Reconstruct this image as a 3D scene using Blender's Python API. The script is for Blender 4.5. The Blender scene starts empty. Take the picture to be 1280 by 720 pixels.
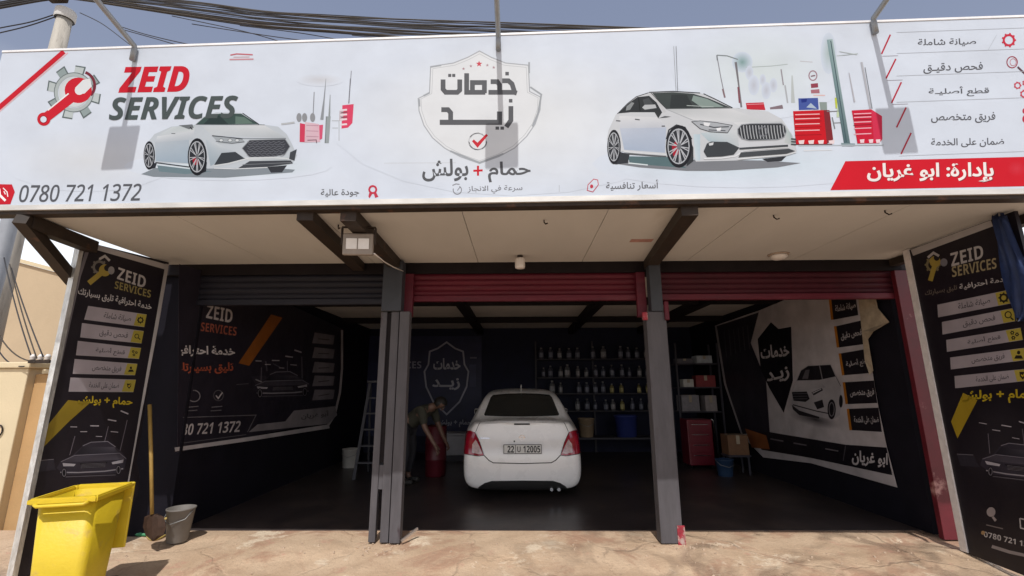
import bpy, bmesh, math, random
from mathutils import Vector, Matrix
from mathutils.geometry import tessellate_polygon
from mathutils.bvhtree import BVHTree
random.seed(7)
R = math.radians
SC = bpy.context.scene
COL = SC.collection

# ---------------------------------------------------------------- camera, sky, sun, exposure
CAM_Z, FPX = 1.53, 571.0
PITCH, YAW, ROLL = R(12.25), R(0.7), R(-0.23)
cam_d = bpy.data.cameras.new('camera')
cam_d.sensor_width = 36.0
cam_d.lens = 36.0 * FPX / 1280.0
cam_d.clip_end = 3000
cam_d.clip_start = 0.05
cam = bpy.data.objects.new('camera', cam_d)
COL.objects.link(cam)
cam.rotation_euler = (Matrix.Rotation(YAW, 3, 'Z') @ Matrix.Rotation(math.pi / 2 + PITCH, 3, 'X') @ Matrix.Rotation(ROLL, 3, 'Z')).to_euler()
cam.location = (0, 0, CAM_Z)
SC.camera = cam
CM = cam.rotation_euler.to_matrix()
C0 = Vector((0, 0, CAM_Z))

SUN_EL = R(55.6)
world = bpy.data.worlds.new('World')
SC.world = world
world.use_nodes = True
wn = world.node_tree
sky = wn.nodes.new('ShaderNodeTexSky')
sky.sky_type = 'NISHITA'
sky.sun_disc = False
sky.sun_elevation = SUN_EL
sky.sun_rotation = R(180)
sky.air_density = 1.0
sky.dust_density = 3.0
sky.ozone_density = 1.0
hz = wn.nodes.new('ShaderNodeMix'); hz.data_type = 'RGBA'      # dusty summer haze all over the sky
wtc = wn.nodes.new('ShaderNodeTexCoord'); wsx = wn.nodes.new('ShaderNodeSeparateXYZ')
wn.links.new(wtc.outputs['Generated'], wsx.inputs[0])
wr_ = wn.nodes.new('ShaderNodeValToRGB')                        # thick and white low down, thin overhead
wr_.color_ramp.elements[0].position = 0.0; wr_.color_ramp.elements[0].color = (1.75, 1.72, 1.68, 1)
wr_.color_ramp.elements[1].position = 0.75; wr_.color_ramp.elements[1].color = (0.225, 0.26, 0.37, 1)
e2_ = wr_.color_ramp.elements.new(0.47); e2_.color = (0.27, 0.30, 0.40, 1)
e_ = wr_.color_ramp.elements.new(0.27); e_.color = (1.05, 1.07, 1.12, 1)
wn.links.new(wsx.outputs[2], wr_.inputs[0])
wv = wn.nodes.new('ShaderNodeVectorMath'); wv.operation = 'SCALE'; wv.inputs[3].default_value = 8.5
wn.links.new(wr_.outputs[0], wv.inputs[0]); wn.links.new(wv.outputs[0], hz.inputs[7])
hz.inputs[0].default_value = 0.7
wn.links.new(sky.outputs[0], hz.inputs[6])
wn.links.new(hz.outputs[2], wn.nodes['Background'].inputs[0])
wn.nodes['Background'].inputs[1].default_value = 0.14
sl = bpy.data.lights.new('sun', 'SUN')
sl.energy = 3.4
sl.angle = R(0.53)
sl.color = (1.0, 0.97, 0.935)
so = bpy.data.objects.new('sun', sl)
so.rotation_euler = (math.pi / 2 - SUN_EL, 0, R(-2.0))
COL.objects.link(so)
SC.view_settings.view_transform = 'Standard'
SC.view_settings.look = 'None'
SC.view_settings.gamma = 1.0
SC.view_settings.exposure = 0.0
SC.view_settings.use_curve_mapping = False
SC.cycles.max_bounces = 8
SC.cycles.diffuse_bounces = 6

# ---------------------------------------------------------------- helpers: rays, materials, meshes
def ray(px, py):
    return CM @ Vector((px - 640.0, 360.0 - py, -FPX))
def onX(px, py, X):
    d = ray(px, py); return C0 + d * (X / d.x)
def onY(px, py, Y):
    d = ray(px, py); return C0 + d * (Y / d.y)
def onZ(px, py, Z):
    d = ray(px, py); return C0 + d * ((Z - CAM_Z) / d.z)
def onP(px, py, p, n):
    d = ray(px, py); return C0 + d * ((Vector(p) - C0).dot(n) / d.dot(n))

def s2l(c):
    c = c / 255.0
    return c / 12.92 if c <= 0.04045 else ((c + 0.055) / 1.055) ** 2.4
def rgb(r, g, b, k=1.0):
    return (s2l(r) * k, s2l(g) * k, s2l(b) * k, 1.0)

MATS = {}
def mat(name, col, rough=0.7, metal=0.0, var=0.12, scale=6.0, bump=0.0, bscale=40.0, spec=0.5, col2=None, thr=None, coat=0.0, vscale=None):
    """Principled with noise variation; col2/thr adds patches of a second colour."""
    if name in MATS: return MATS[name]
    m = bpy.data.materials.new(name); m.use_nodes = True
    nt = m.node_tree; N = nt.nodes; L = nt.links
    b = N['Principled BSDF']
    b.inputs['Roughness'].default_value = rough
    b.inputs['Metallic'].default_value = metal
    b.inputs['Specular IOR Level'].default_value = spec
    b.inputs['Coat Weight'].default_value = coat
    tc = N.new('ShaderNodeTexCoord')
    mp = N.new('ShaderNodeMapping')
    if vscale: mp.inputs['Scale'].default_value = vscale
    L.new(tc.outputs['Object'], mp.inputs[0])
    nz = N.new('ShaderNodeTexNoise'); nz.inputs['Scale'].default_value = scale; nz.inputs['Detail'].default_value = 6
    nz.inputs['Roughness'].default_value = 0.62
    L.new(mp.outputs[0], nz.inputs[0])
    rp = N.new('ShaderNodeValToRGB')
    c = col[:3]
    rp.color_ramp.elements[0].position = 0.25; rp.color_ramp.elements[1].position = 0.75
    rp.color_ramp.elements[0].color = [max(0, x * (1 - var)) for x in c] + [1]
    rp.color_ramp.elements[1].color = [min(1, x * (1 + var)) for x in c] + [1]
    L.new(nz.outputs[0], rp.inputs[0])
    out = rp.outputs[0]
    if col2:
        n2 = N.new('ShaderNodeTexNoise'); n2.inputs['Scale'].default_value = thr[1]; n2.inputs['Detail'].default_value = 8
        n2.inputs['Roughness'].default_value = 0.65
        L.new(mp.outputs[0], n2.inputs[0])
        r2 = N.new('ShaderNodeValToRGB')
        r2.color_ramp.elements[0].position = thr[0]; r2.color_ramp.elements[1].position = thr[0] + thr[2]
        L.new(n2.outputs[0], r2.inputs[0])
        mx = N.new('ShaderNodeMix'); mx.data_type = 'RGBA'
        L.new(r2.outputs[0], mx.inputs[0]); L.new(out, mx.inputs[6]); mx.inputs[7].default_value = list(col2[:3]) + [1]
        out = mx.outputs[2]
    L.new(out, b.inputs['Base Color'])
    mr = N.new('ShaderNodeMapRange'); mr.inputs[3].default_value = max(0.02, rough - 0.12); mr.inputs[4].default_value = min(1, rough + 0.12)
    L.new(nz.outputs[0], mr.inputs[0]); L.new(mr.outputs[0], b.inputs['Roughness'])
    if bump:
        n3 = N.new('ShaderNodeTexNoise'); n3.inputs['Scale'].default_value = bscale; n3.inputs['Detail'].default_value = 8
        L.new(mp.outputs[0], n3.inputs[0])
        bp = N.new('ShaderNodeBump'); bp.inputs['Strength'].default_value = bump; bp.inputs['Distance'].default_value = 0.02
        L.new(n3.outputs[0], bp.inputs['Height']); L.new(bp.outputs[0], b.inputs['Normal'])
    MATS[name] = m
    return m

def print_mat(name, rough=0.45, grime=0.06, k=1.0, spec=0.4, wave=0.0):
    """Printed vinyl: face colours come from the print itself (colour attribute), a little dust on top."""
    if name in MATS: return MATS[name]
    m = bpy.data.materials.new(name); m.use_nodes = True
    nt = m.node_tree; N = nt.nodes; L = nt.links; b = N['Principled BSDF']
    at = N.new('ShaderNodeVertexColor'); at.layer_name = 'print'
    tc = N.new('ShaderNodeTexCoord')
    nz = N.new('ShaderNodeTexNoise'); nz.inputs['Scale'].default_value = 3.0; nz.inputs['Detail'].default_value = 8
    L.new(tc.outputs['Object'], nz.inputs[0])
    mr = N.new('ShaderNodeMapRange'); mr.inputs[1].default_value = 0.3; mr.inputs[2].default_value = 0.75
    mr.inputs[3].default_value = 1.0 * k; mr.inputs[4].default_value = (1 - grime) * k
    L.new(nz.outputs[0], mr.inputs[0])
    mx = N.new('ShaderNodeVectorMath'); mx.operation = 'SCALE'
    L.new(at.outputs[0], mx.inputs[0]); L.new(mr.outputs[0], mx.inputs[3])
    L.new(mx.outputs[0], b.inputs['Base Color'])
    b.inputs['Roughness'].default_value = rough; b.inputs['Specular IOR Level'].default_value = spec
    if wave:
        n3 = N.new('ShaderNodeTexNoise'); n3.inputs['Scale'].default_value = 2.2; n3.inputs['Detail'].default_value = 3
        L.new(tc.outputs['Object'], n3.inputs[0])
        bp = N.new('ShaderNodeBump'); bp.inputs['Strength'].default_value = wave; bp.inputs['Distance'].default_value = 0.05
        L.new(n3.outputs[0], bp.inputs['Height']); L.new(bp.outputs[0], b.inputs['Normal'])
    MATS[name] = m
    return m

def thing(name, label, cat, loc=(0, 0, 0), rotz=0.0, group=None):
    o = bpy.data.objects.new(name, None); COL.objects.link(o)
    o.empty_display_size = 0.1
    o.location = loc; o.rotation_euler = (0, 0, rotz)
    o['label'] = label; o['category'] = cat
    if group: o['group'] = group
    return o
def tag(o, label, cat, group=None):
    o['label'] = label; o['category'] = cat
    if group: o['group'] = group
    return o
def obj(name, bm, m, parent=None, smooth=False, world=False):
    """Links a bmesh as one mesh object. world=True: the vertices are in world space, parent is unrotated."""
    me = bpy.data.meshes.new(name)
    if world and parent is not None:
        org = Vector(parent.location); q = parent
        while q.parent: q = q.parent; org += Vector(q.location)
        bmesh.ops.translate(bm, verts=bm.verts, vec=-org)
    bm.to_mesh(me); bm.free()
    for x in (m if isinstance(m, (list, tuple)) else [m]): me.materials.append(x)
    if smooth:
        for p in me.polygons: p.use_smooth = True
    o = bpy.data.objects.new(name, me); COL.objects.link(o)
    if parent is not None: o.parent = parent
    return o
def struct(name, bm, m):
    o = obj(name, bm, m); o['kind'] = 'structure'; return o
def dup(root, loc, rotz=None, label=None, group=None):
    r = root.copy(); COL.objects.link(r); r.location = loc
    if rotz is not None: r.rotation_euler = (0, 0, rotz)
    if label: r['label'] = label
    if group: r['group'] = group
    for ch in list(root.children):
        c = ch.copy(); COL.objects.link(c); c.parent = r
        for g in list(ch.children):
            d = g.copy(); COL.objects.link(d); d.parent = c
    return r

def box(bm, x0, x1, y0, y1, z0, z1, bev=0.0, mx=None, mi=0):
    vs = [bm.verts.new((x, y, z)) for x in (x0, x1) for y in (y0, y1) for z in (z0, z1)]
    F = [(0, 1, 3, 2), (4, 6, 7, 5), (0, 4, 5, 1), (2, 3, 7, 6), (0, 2, 6, 4), (1, 5, 7, 3)]
    fs = [bm.faces.new([vs[i] for i in f]) for f in F]
    for f in fs: f.material_index = mi
    if bev:
        es = list({e for f in fs for e in f.edges})
        r = bmesh.ops.bevel(bm, geom=es, offset=bev, segments=2, affect='EDGES', profile=0.5)
        vs = list({v for v in r['verts']} | {v for v in vs if v.is_valid})
    if mx is not None:
        bmesh.ops.transform(bm, matrix=mx, verts=[v for v in vs if v.is_valid])
    return vs
def bar(bm, p, q, w, h=None, up=(0, 0, 1)):
    """A rectangular bar from p to q."""
    p, q = Vector(p), Vector(q); h = h or w
    d = (q - p); L = d.length; d.normalize()
    u = Vector(up)
    if abs(d.dot(u)) > 0.95: u = Vector((0, 1, 0))
    s = d.cross(u).normalized(); u = s.cross(d).normalized()
    vs = []
    for t in (p, q):
        for a, c in ((-1, -1), (1, -1), (1, 1), (-1, 1)):
            vs.append(bm.verts.new(t + s * (a * w / 2) + u * (c * h / 2)))
    for f in ((3, 2, 1, 0), (4, 5, 6, 7), (0, 1, 5, 4), (1, 2, 6, 5), (2, 3, 7, 6), (3, 0, 4, 7)):
        bm.faces.new([vs[i] for i in f])
def tube(bm, pts, r, n=8, cap=True):
    pts = [Vector(p) for p in pts]
    rs = r if isinstance(r, (list, tuple)) else [r] * len(pts)
    rings = []
    ref = None
    for i, p in enumerate(pts):
        d = (pts[min(i + 1, len(pts) - 1)] - pts[max(i - 1, 0)]).normalized()
        if ref is None:
            ref = Vector((0, 0, 1)) if abs(d.z) < 0.9 else Vector((1, 0, 0))
        s = d.cross(ref).normalized(); ref = s.cross(d).normalized()
        rings.append([bm.verts.new(p + (s * math.cos(2 * math.pi * k / n) + ref * math.sin(2 * math.pi * k / n)) * rs[i]) for k in range(n)])
    for a, b in zip(rings, rings[1:]):
        for k in range(n):
            bm.faces.new((a[k], a[(k + 1) % n], b[(k + 1) % n], b[k])).smooth = True
    if cap:
        bm.faces.new(rings[0][::-1]); bm.faces.new(rings[-1])
def lathe(bm, prof, n=24, c=(0, 0, 0), cap=True):
    rings = []
    for r, z in prof:
        rings.append([bm.verts.new((c[0] + r * math.cos(2 * math.pi * k / n), c[1] + r * math.sin(2 * math.pi * k / n), c[2] + z)) for k in range(n)])
    for a, b in zip(rings, rings[1:]):
        for k in range(n):
            bm.faces.new((a[k], a[(k + 1) % n], b[(k + 1) % n], b[k])).smooth = True
    if cap:
        bm.faces.new(rings[0][::-1]); bm.faces.new(rings[-1])
def newbm(): return bmesh.new()

# ---------------------------------------------------------------- lettering: Arabic joining and printed art
AR = {'ا': ('FE8D', 'FE8E'), 'أ': ('FE83', 'FE84'), 'إ': ('FE87', 'FE88'), 'ب': ('FE8F', 'FE90', 'FE91', 'FE92'), 'ة': ('FE93', 'FE94'),
      'ت': ('FE95', 'FE96', 'FE97', 'FE98'), 'ج': ('FE9D', 'FE9E', 'FE9F', 'FEA0'), 'ح': ('FEA1', 'FEA2', 'FEA3', 'FEA4'),
      'خ': ('FEA5', 'FEA6', 'FEA7', 'FEA8'), 'د': ('FEA9', 'FEAA'), 'ر': ('FEAD', 'FEAE'), 'ز': ('FEAF', 'FEB0'),
      'س': ('FEB1', 'FEB2', 'FEB3', 'FEB4'), 'ش': ('FEB5', 'FEB6', 'FEB7', 'FEB8'), 'ص': ('FEB9', 'FEBA', 'FEBB', 'FEBC'),
      'ض': ('FEBD', 'FEBE', 'FEBF', 'FEC0'), 'ط': ('FEC1', 'FEC2', 'FEC3', 'FEC4'), 'ع': ('FEC9', 'FECA', 'FECB', 'FECC'),
      'غ': ('FECD', 'FECE', 'FECF', 'FED0'), 'ف': ('FED1', 'FED2', 'FED3', 'FED4'), 'ق': ('FED5', 'FED6', 'FED7', 'FED8'),
      'ك': ('FED9', 'FEDA', 'FEDB', 'FEDC'), 'ل': ('FEDD', 'FEDE', 'FEDF', 'FEE0'), 'م': ('FEE1', 'FEE2', 'FEE3', 'FEE4'),
      'ن': ('FEE5', 'FEE6', 'FEE7', 'FEE8'), 'ه': ('FEE9', 'FEEA', 'FEEB', 'FEEC'), 'و': ('FEED', 'FEEE'), 'ى': ('FEEF', 'FEF0'),
      'ي': ('FEF1', 'FEF2', 'FEF3', 'FEF4'), 'ـ': ('0640', '0640', '0640', '0640'), 'لا': ('FEFB', 'FEFC')}
def shape_ar(s):
    toks = []; i = 0
    while i < len(s):
        if s[i:i + 2] == 'لا': toks.append('لا'); i += 2
        else: toks.append(s[i]); i += 1
    out = []
    for k, t in enumerate(toks):
        if t not in AR: out.append(t); continue
        p = toks[k - 1] if k else ' '; n = toks[k + 1] if k + 1 < len(toks) else ' '
        jp = p in AR and len(AR[p]) == 4
        jn = n in AR and len(AR[t]) == 4
        f = AR[t]
        out.append(chr(int(f[3] if jp and jn else f[1] if jp else f[2] if jn else f[0], 16)))
    return ''.join(reversed(out))

def text_tris(s, bold=0.0, shear=0.0, space=1.0):
    cu = bpy.data.curves.new('lettering_source', 'FONT')
    cu.body = s; cu.offset = bold; cu.shear = shear; cu.space_character = space
    cu.resolution_u = 3
    o = bpy.data.objects.new('lettering_source', cu)
    me = o.to_mesh()
    vs = [Vector((v.co.x, v.co.y)) for v in me.vertices]
    fs = [tuple(p.vertices) for p in me.polygons]
    o.to_mesh_clear(); bpy.data.objects.remove(o); bpy.data.curves.remove(cu)
    par = list(range(len(vs)))
    def find(a):
        while par[a] != a: par[a] = par[par[a]]; a = par[a]
        return a
    for f in fs:
        for a in f[1:]: par[find(a)] = find(f[0])
    isl = {}
    for f in fs: isl.setdefault(find(f[0]), len(isl))
    lev = [isl[find(f[0])] for f in fs]
    return vs, fs, lev

def bold_italic(s): return ''.join(chr(0x1D63C + ord(c) - 65) if 'A' <= c <= 'Z' else chr(0x1D7EC + ord(c) - 48) if c.isdigit() else c for c in s)
def plain_sans(s): return ''.join(chr(0x1D5A0 + ord(c) - 65) if 'A' <= c <= 'Z' else chr(0x1D7E2 + ord(c) - 48) if c.isdigit() else c for c in s)
def bold_sans(s): return ''.join(chr(0x1D5D4 + ord(c) - 65) if 'A' <= c <= 'Z' else chr(0x1D7EC + ord(c) - 48) if c.isdigit() else c for c in s)

class Art:
    """Flat print on a plane; shapes are given where they sit on the printed surface."""
    def __init__(self, p, n, base=0.002, step=0.00002):
        self.p = Vector(p); self.n = Vector(n).normalized(); self.base = base; self.step = step; self.k = 0; self.g = 1.0
        self.begin()
    def begin(self):
        self.bm = bmesh.new(); self.cl = self.bm.loops.layers.float_color.new('print')
    def pt(self, x, y):
        return onP(x, y, self.p, self.n) + self.n * (self.base + self.k * self.step)
    def _face(self, pts, cols):
        vs = [self.bm.verts.new(self.pt(*q)) for q in pts]
        try: f = self.bm.faces.new(vs)
        except ValueError: return
        f.normal_update()
        if f.normal.dot(self.n) < 0: f.normal_flip()
        mp = {v: tuple(max(0.0, x) ** self.g for x in c[:3]) + (1,) for v, c in zip(vs, cols)}
        for l in f.loops: l[self.cl] = mp[l.vert]
    def poly(self, pts, col):
        self.k += 1
        for t in tessellate_polygon([[Vector((x, y, 0)) for x, y in pts]]):
            self._face([pts[i] for i in t], [col] * 3)
    def quad(self, a, b, c, d, ca, cb, cc, cd, n=4):
        self.k += 1
        def L(p, q, t): return tuple(x + (y - x) * t for x, y in zip(p, q))
        for i in range(n):
            for j in range(n):
                P, K = [], []
                for u, v in ((i, j), (i + 1, j), (i + 1, j + 1), (i, j + 1)):
                    u /= n; v /= n
                    P.append(L(L(a, b, u), L(d, c, u), v)); K.append(L(L(ca, cb, u), L(cd, cc, u), v))
                self._face(P, K)
    def blob(self, cx, cy, rx, ry, cin, cout, ang=0, n=20):
        self.k += 1
        ca, sa = math.cos(R(ang)), math.sin(R(ang))
        P = [(cx + rx * math.cos(t) * ca - ry * math.sin(t) * sa, cy + rx * math.cos(t) * sa + ry * math.sin(t) * ca) for t in [2 * math.pi * k / n for k in range(n)]]
        for k in range(n):
            self._face([(cx, cy), P[k], P[(k + 1) % n]], [cin, cout, cout])
    def ell(self, cx, cy, rx, ry, col, ang=0, n=24):
        self.blob(cx, cy, rx, ry, col, col, ang, n)
    def line(self, pts, w, col, closed=False):
        self.k += 1
        P = [Vector(q) for q in pts]
        n = len(P)
        L, Rr = [], []
        for i in range(n):
            if closed: a, b = P[i - 1], P[(i + 1) % n]
            else: a, b = P[max(i - 1, 0)], P[min(i + 1, n - 1)]
            d1 = (P[i] - a); d2 = (b - P[i])
            if d1.length < 1e-6: d1 = d2
            if d2.length < 1e-6: d2 = d1
            d1 = d1.normalized(); d2 = d2.normalized()
            n1 = Vector((-d1.y, d1.x)); n2 = Vector((-d2.y, d2.x))
            m = n1 + n2
            if m.length < 0.3: m = n1
            m.normalize()
            ww = w[i] if isinstance(w, (list, tuple)) else w
            k = ww / 2 / max(0.45, m.dot(n1))
            L.append(P[i] + m * k); Rr.append(P[i] - m * k)
        for i in range(n if closed else n - 1):
            j = (i + 1) % n
            self._face([tuple(L[i]), tuple(L[j]), tuple(Rr[j]), tuple(Rr[i])], [col] * 4)
    def ring(self, cx, cy, rx, ry, w, col, n=24, a0=0, a1=360):
        full = a1 - a0 >= 360
        N = n if full else n + 1
        pts = [(cx + rx * math.cos(R(a0 + (a1 - a0) * k / n)), cy + ry * math.sin(R(a0 + (a1 - a0) * k / n))) for k in range(N)]
        self.line(pts, w, col, closed=full)
    def text(self, s, TL, TR, BL, col, bold=0.0, shear=0.0, space=1.0, cut=None):
        """Fits the words into the box given by its top left, top right and bottom left corners."""
        if any(ch in AR for ch in s): s = shape_ar(s)
        vs, fs, lev = text_tris(s, bold, shear, space)
        x0 = min(v.x for v in vs); x1 = max(v.x for v in vs); y0 = min(v.y for v in vs); y1 = max(v.y for v in vs)
        TL, TR, BL = Vector(TL), Vector(TR), Vector(BL)
        k0 = self.k; kmax = k0
        for f, lv in zip(fs, lev):
            self.k = k0 + 1 + lv % 3; kmax = max(kmax, self.k)
            pts = []
            for i in f:
                u = (vs[i].x - x0) / (x1 - x0); v = (y1 - vs[i].y) / (y1 - y0)
                q = TL + (TR - TL) * u + (BL - TL) * v
                pts.append((q.x, q.y))
            if cut and min(p[0] for p in pts) < cut: continue
            self._face(pts, [col] * len(pts))
        self.k = kmax + 1
    def done(self, name, m, parent, keep=False):
        o = obj(name, self.bm, m, parent, world=True)
        self.k = self.k if keep else 12
        self.begin(); return o

WHT = (1, 1, 1, 1)

# ---------------------------------------------------------------- setting: ground, apron, shop floor
M_GROUND = mat('street_concrete', (0.42, 0.31, 0.22), 0.85, var=0.18, scale=1.3, bump=0.35, bscale=30, col2=(0.30, 0.22, 0.16), thr=(0.5, 0.8, 0.25))
def apron_mat():
    m = bpy.data.materials.new('apron_concrete'); m.use_nodes = True
    nt = m.node_tree; N = nt.nodes; L = nt.links; b = N['Principled BSDF']
    tc = N.new('ShaderNodeTexCoord'); co = tc.outputs['Object']
    def noise_(sc, det=8, rg=.6, dist=0.0):
        n = N.new('ShaderNodeTexNoise'); n.inputs['Scale'].default_value = sc; n.inputs['Detail'].default_value = det
        n.inputs['Roughness'].default_value = rg; n.inputs['Distortion'].default_value = dist
        L.new(co, n.inputs[0]); return n.outputs[0]
    def ramp(v, a, c):
        r = N.new('ShaderNodeMapRange'); r.interpolation_type = 'SMOOTHSTEP'
        r.inputs[1].default_value = a; r.inputs[2].default_value = c; L.new(v, r.inputs[0]); return r.outputs[0]
    def mix(f, a, c):
        x = N.new('ShaderNodeMix'); x.data_type = 'RGBA'
        for sock, v in ((x.inputs[0], f), (x.inputs[6], a), (x.inputs[7], c)):
            if hasattr(v, 'is_linked'): L.new(v, sock)
            else: sock.default_value = v
        return x.outputs[2]
    def mul(a, c):
        x = N.new('ShaderNodeMath'); x.operation = 'MULTIPLY'
        for sock, v in ((x.inputs[0], a), (x.inputs[1], c)):
            if hasattr(v, 'is_linked'): L.new(v, sock)
            else: sock.default_value = v
        return x.outputs[0]
    c = mix(ramp(noise_(2.0), .35, .68), (.57, .42, .285, 1), (.47, .33, .215, 1))
    c = mix(ramp(noise_(1.1, 10, .68, .6), .49, .60), c, (.40, .245, .16, 1))          # bare red-brown base
    c = mix(ramp(noise_(1.6, 10, .7, .3), .56, .63), c, (.67, .545, .40, 1))             # fresh pale cement patches
    c = mix(mul(ramp(noise_(3.4, 10, .7), .58, .68), .5), c, (.50, .22, .17, 1))        # reddish paint dust
    c = mix(mul(ramp(noise_(14, 8, .7), .50, .72), .45), c, (.36, .25, .17, 1))             # scuffs
    c = mix(mul(ramp(noise_(60, 4, .7), .54, .70), .6), c, (.26, .19, .14, 1))             # grit
    vo = N.new('ShaderNodeTexVoronoi'); vo.feature = 'DISTANCE_TO_EDGE'; vo.inputs['Scale'].default_value = .85
    mx = N.new('ShaderNodeVectorMath'); mx.operation = 'ADD'
    nn = N.new('ShaderNodeTexNoise'); nn.inputs['Scale'].default_value = 3.0; nn.inputs['Detail'].default_value = 6; L.new(co, nn.inputs[0])
    sc = N.new('ShaderNodeVectorMath'); sc.operation = 'SCALE'; sc.inputs[3].default_value = .35; L.new(nn.outputs[1], sc.inputs[0])
    L.new(co, mx.inputs[0]); L.new(sc.outputs[0], mx.inputs[1]); L.new(mx.outputs[0], vo.inputs[0])
    ck = N.new('ShaderNodeMapRange'); ck.inputs[1].default_value = .004; ck.inputs[2].default_value = .014; ck.inputs[3].default_value = 1; ck.inputs[4].default_value = 0
    L.new(vo.outputs[0], ck.inputs[0])
    c = mix(mul(mul(ck.outputs[0], .6), ramp(noise_(.9, 3), .48, .6)), c, (.20, .14, .10, 1))
    # the right hand side is wet where the wash water runs out
    sx = N.new('ShaderNodeSeparateXYZ'); L.new(co, sx.inputs[0])
    wet = mul(ramp(sx.outputs[0], -1.5, 2.0), ramp(noise_(1.7, 3, .45, 1.6), .44, .66))
    c = mix(mul(wet, .6), c, (.26, .19, .14, 1))
    L.new(c, b.inputs['Base Color'])
    rr = N.new('ShaderNodeMapRange'); rr.inputs[3].default_value = .85; rr.inputs[4].default_value = .10; L.new(wet, rr.inputs[0]); L.new(rr.outputs[0], b.inputs['Roughness'])
    ad = N.new('ShaderNodeMath'); ad.operation = 'MULTIPLY_ADD'
    L.new(noise_(26, 9, .65), ad.inputs[0]); ad.inputs[1].default_value = 1.0
    sb_ = mul(ck.outputs[0], -.5); L.new(sb_, ad.inputs[2])
    bp = N.new('ShaderNodeBump'); bp.inputs['Strength'].default_value = .6; bp.inputs['Distance'].default_value = .02
    L.new(ad.outputs[0], bp.inputs['Height']); L.new(bp.outputs[0], b.inputs['Normal'])
    return m
M_APRON = apron_mat()
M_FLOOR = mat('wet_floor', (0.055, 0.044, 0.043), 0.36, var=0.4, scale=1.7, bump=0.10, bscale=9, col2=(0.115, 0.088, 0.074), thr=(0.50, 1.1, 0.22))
bm = newbm()
N = 40
def gsheet(bm, xs, ys, fz):
    V = [[bm.verts.new((x, y, fz(x, y))) for x in xs] for y in ys]
    for j in range(len(ys) - 1):
        for i in range(len(xs) - 1):
            bm.faces.new((V[j][i], V[j][i + 1], V[j + 1][i + 1], V[j + 1][i]))
XS = [-1500, -300, -60, -20, -8] + [-6 + 0.5 * i for i in range(25)] + [8, 20, 60, 300, 1500]
YS = [-1500, -300, -60, -20, -6, -2, 0, 1, 2, 3, 4, 5, 6, 8, 12, 20, 60, 300, 1500]
gsheet(bm, XS, YS, lambda x, y: -0.26)
struct('ground', bm, M_GROUND)

from mathutils import noise
def apron_z(x, y):
    t = min(1, max(0, (y - 2.2) / 2.75))
    z = -0.25 + 0.245 * t
    n = noise.noise(Vector((x * 1.1, y * 1.1, 3))) * 0.014 + noise.noise(Vector((x * 5, y * 5, 9))) * 0.006
    # broken patches: a slab that has lost its skin
    k = noise.noise(Vector((x * 0.9 + 4, y * 2.1, 1)))
    n -= 0.018 * min(1, max(0, (k - 0.12) * 14))
    if y > 5.1: n *= max(0, (5.4 - y) / 0.3)
    return z + n
bm = newbm()
gsheet(bm, [-6.4 + 0.06 * i for i in range(214)], [2.0 + 0.055 * i for i in range(64)], apron_z)
for f in bm.faces: f.smooth = True
# a darker, wetter skin on the shop side comes from the same broken concrete
struct('concrete_apron', bm, M_APRON)
FY = 5.30
bm = newbm()
box(bm, -3.95, 4.65, FY + .15, 11.7, -0.3, 0.0)
struct('shop_floor', bm, M_FLOOR)

# ---------------------------------------------------------------- the workshop building
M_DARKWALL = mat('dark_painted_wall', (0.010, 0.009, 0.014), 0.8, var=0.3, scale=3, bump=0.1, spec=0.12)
M_CEIL = mat('interior_ceiling', (0.62, 0.58, 0.53), 0.8, var=0.12, scale=2)
M_PLASTER = mat('old_plaster', (0.42, 0.35, 0.27), 0.9, var=0.15, scale=2, bump=0.2)
M_BEAM = mat('brown_painted_steel', (0.035, 0.025, 0.019), 0.6, spec=0.25, var=0.35, scale=9, col2=(0.10, 0.05, 0.03), thr=(0.6, 6, 0.1))
M_HEAD = mat('header_steel', (0.013, 0.010, 0.011), 0.7, var=0.3, scale=5, spec=0.15)
XL, XR, YB, ZC = -3.75, 4.34, 11.6, 3.0
bld = thing('workshop', 'dark open car workshop with three shutter bays behind the parked sedan', 'building', (0, FY, 0))
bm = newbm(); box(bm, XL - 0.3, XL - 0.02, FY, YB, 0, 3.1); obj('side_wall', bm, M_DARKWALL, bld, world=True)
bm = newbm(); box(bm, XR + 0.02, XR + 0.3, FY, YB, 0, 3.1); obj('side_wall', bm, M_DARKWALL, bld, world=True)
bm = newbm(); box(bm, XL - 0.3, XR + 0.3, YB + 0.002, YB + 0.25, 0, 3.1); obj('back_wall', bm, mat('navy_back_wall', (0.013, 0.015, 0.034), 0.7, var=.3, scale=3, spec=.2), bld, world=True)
bm = newbm(); box(bm, XL - 0.018, XR + 0.018, FY + 0.2, YB, ZC, ZC + 0.06); obj('ceiling', bm, M_CEIL, bld, world=True)
bm = newbm(); box(bm, XL - 0.4, XR + 0.4, FY - 0.05, YB + 0.35, 3.102, 3.30, 0.01); obj('roof', bm, M_PLASTER, bld, world=True)  # unseen slab over the bays, put in to keep light out
bm = newbm(); box(bm, -4.42, XR + 0.28, FY - 0.115, FY + 0.14, 2.836, 3.05, 0.004); obj('header_beam', bm, M_HEAD, bld, world=True)
for x in (-0.95, 1.35, 3.1):
    bm = newbm(); box(bm, x - 0.07, x + 0.07, FY + 0.3, YB - 0.01, ZC - 0.16, ZC - 0.002, 0.004); obj('ceiling_beam', bm, M_HEAD, bld, world=True)
for y in (7.6, 9.7):
    bm = newbm(); box(bm, XL, XR, y - 0.05, y + 0.05, ZC - 0.12, ZC - 0.003, 0.004); obj('ceiling_beam', bm, M_HEAD, bld, world=True)
# jambs between the side walls and the wing signs
bm = newbm(); box(bm, -4.42, XL + 0.02, FY - 0.05, FY - 0.003, -0.02, 2.834, 0.004)
obj('jamb', bm, M_DARKWALL, bld, world=True)

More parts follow.
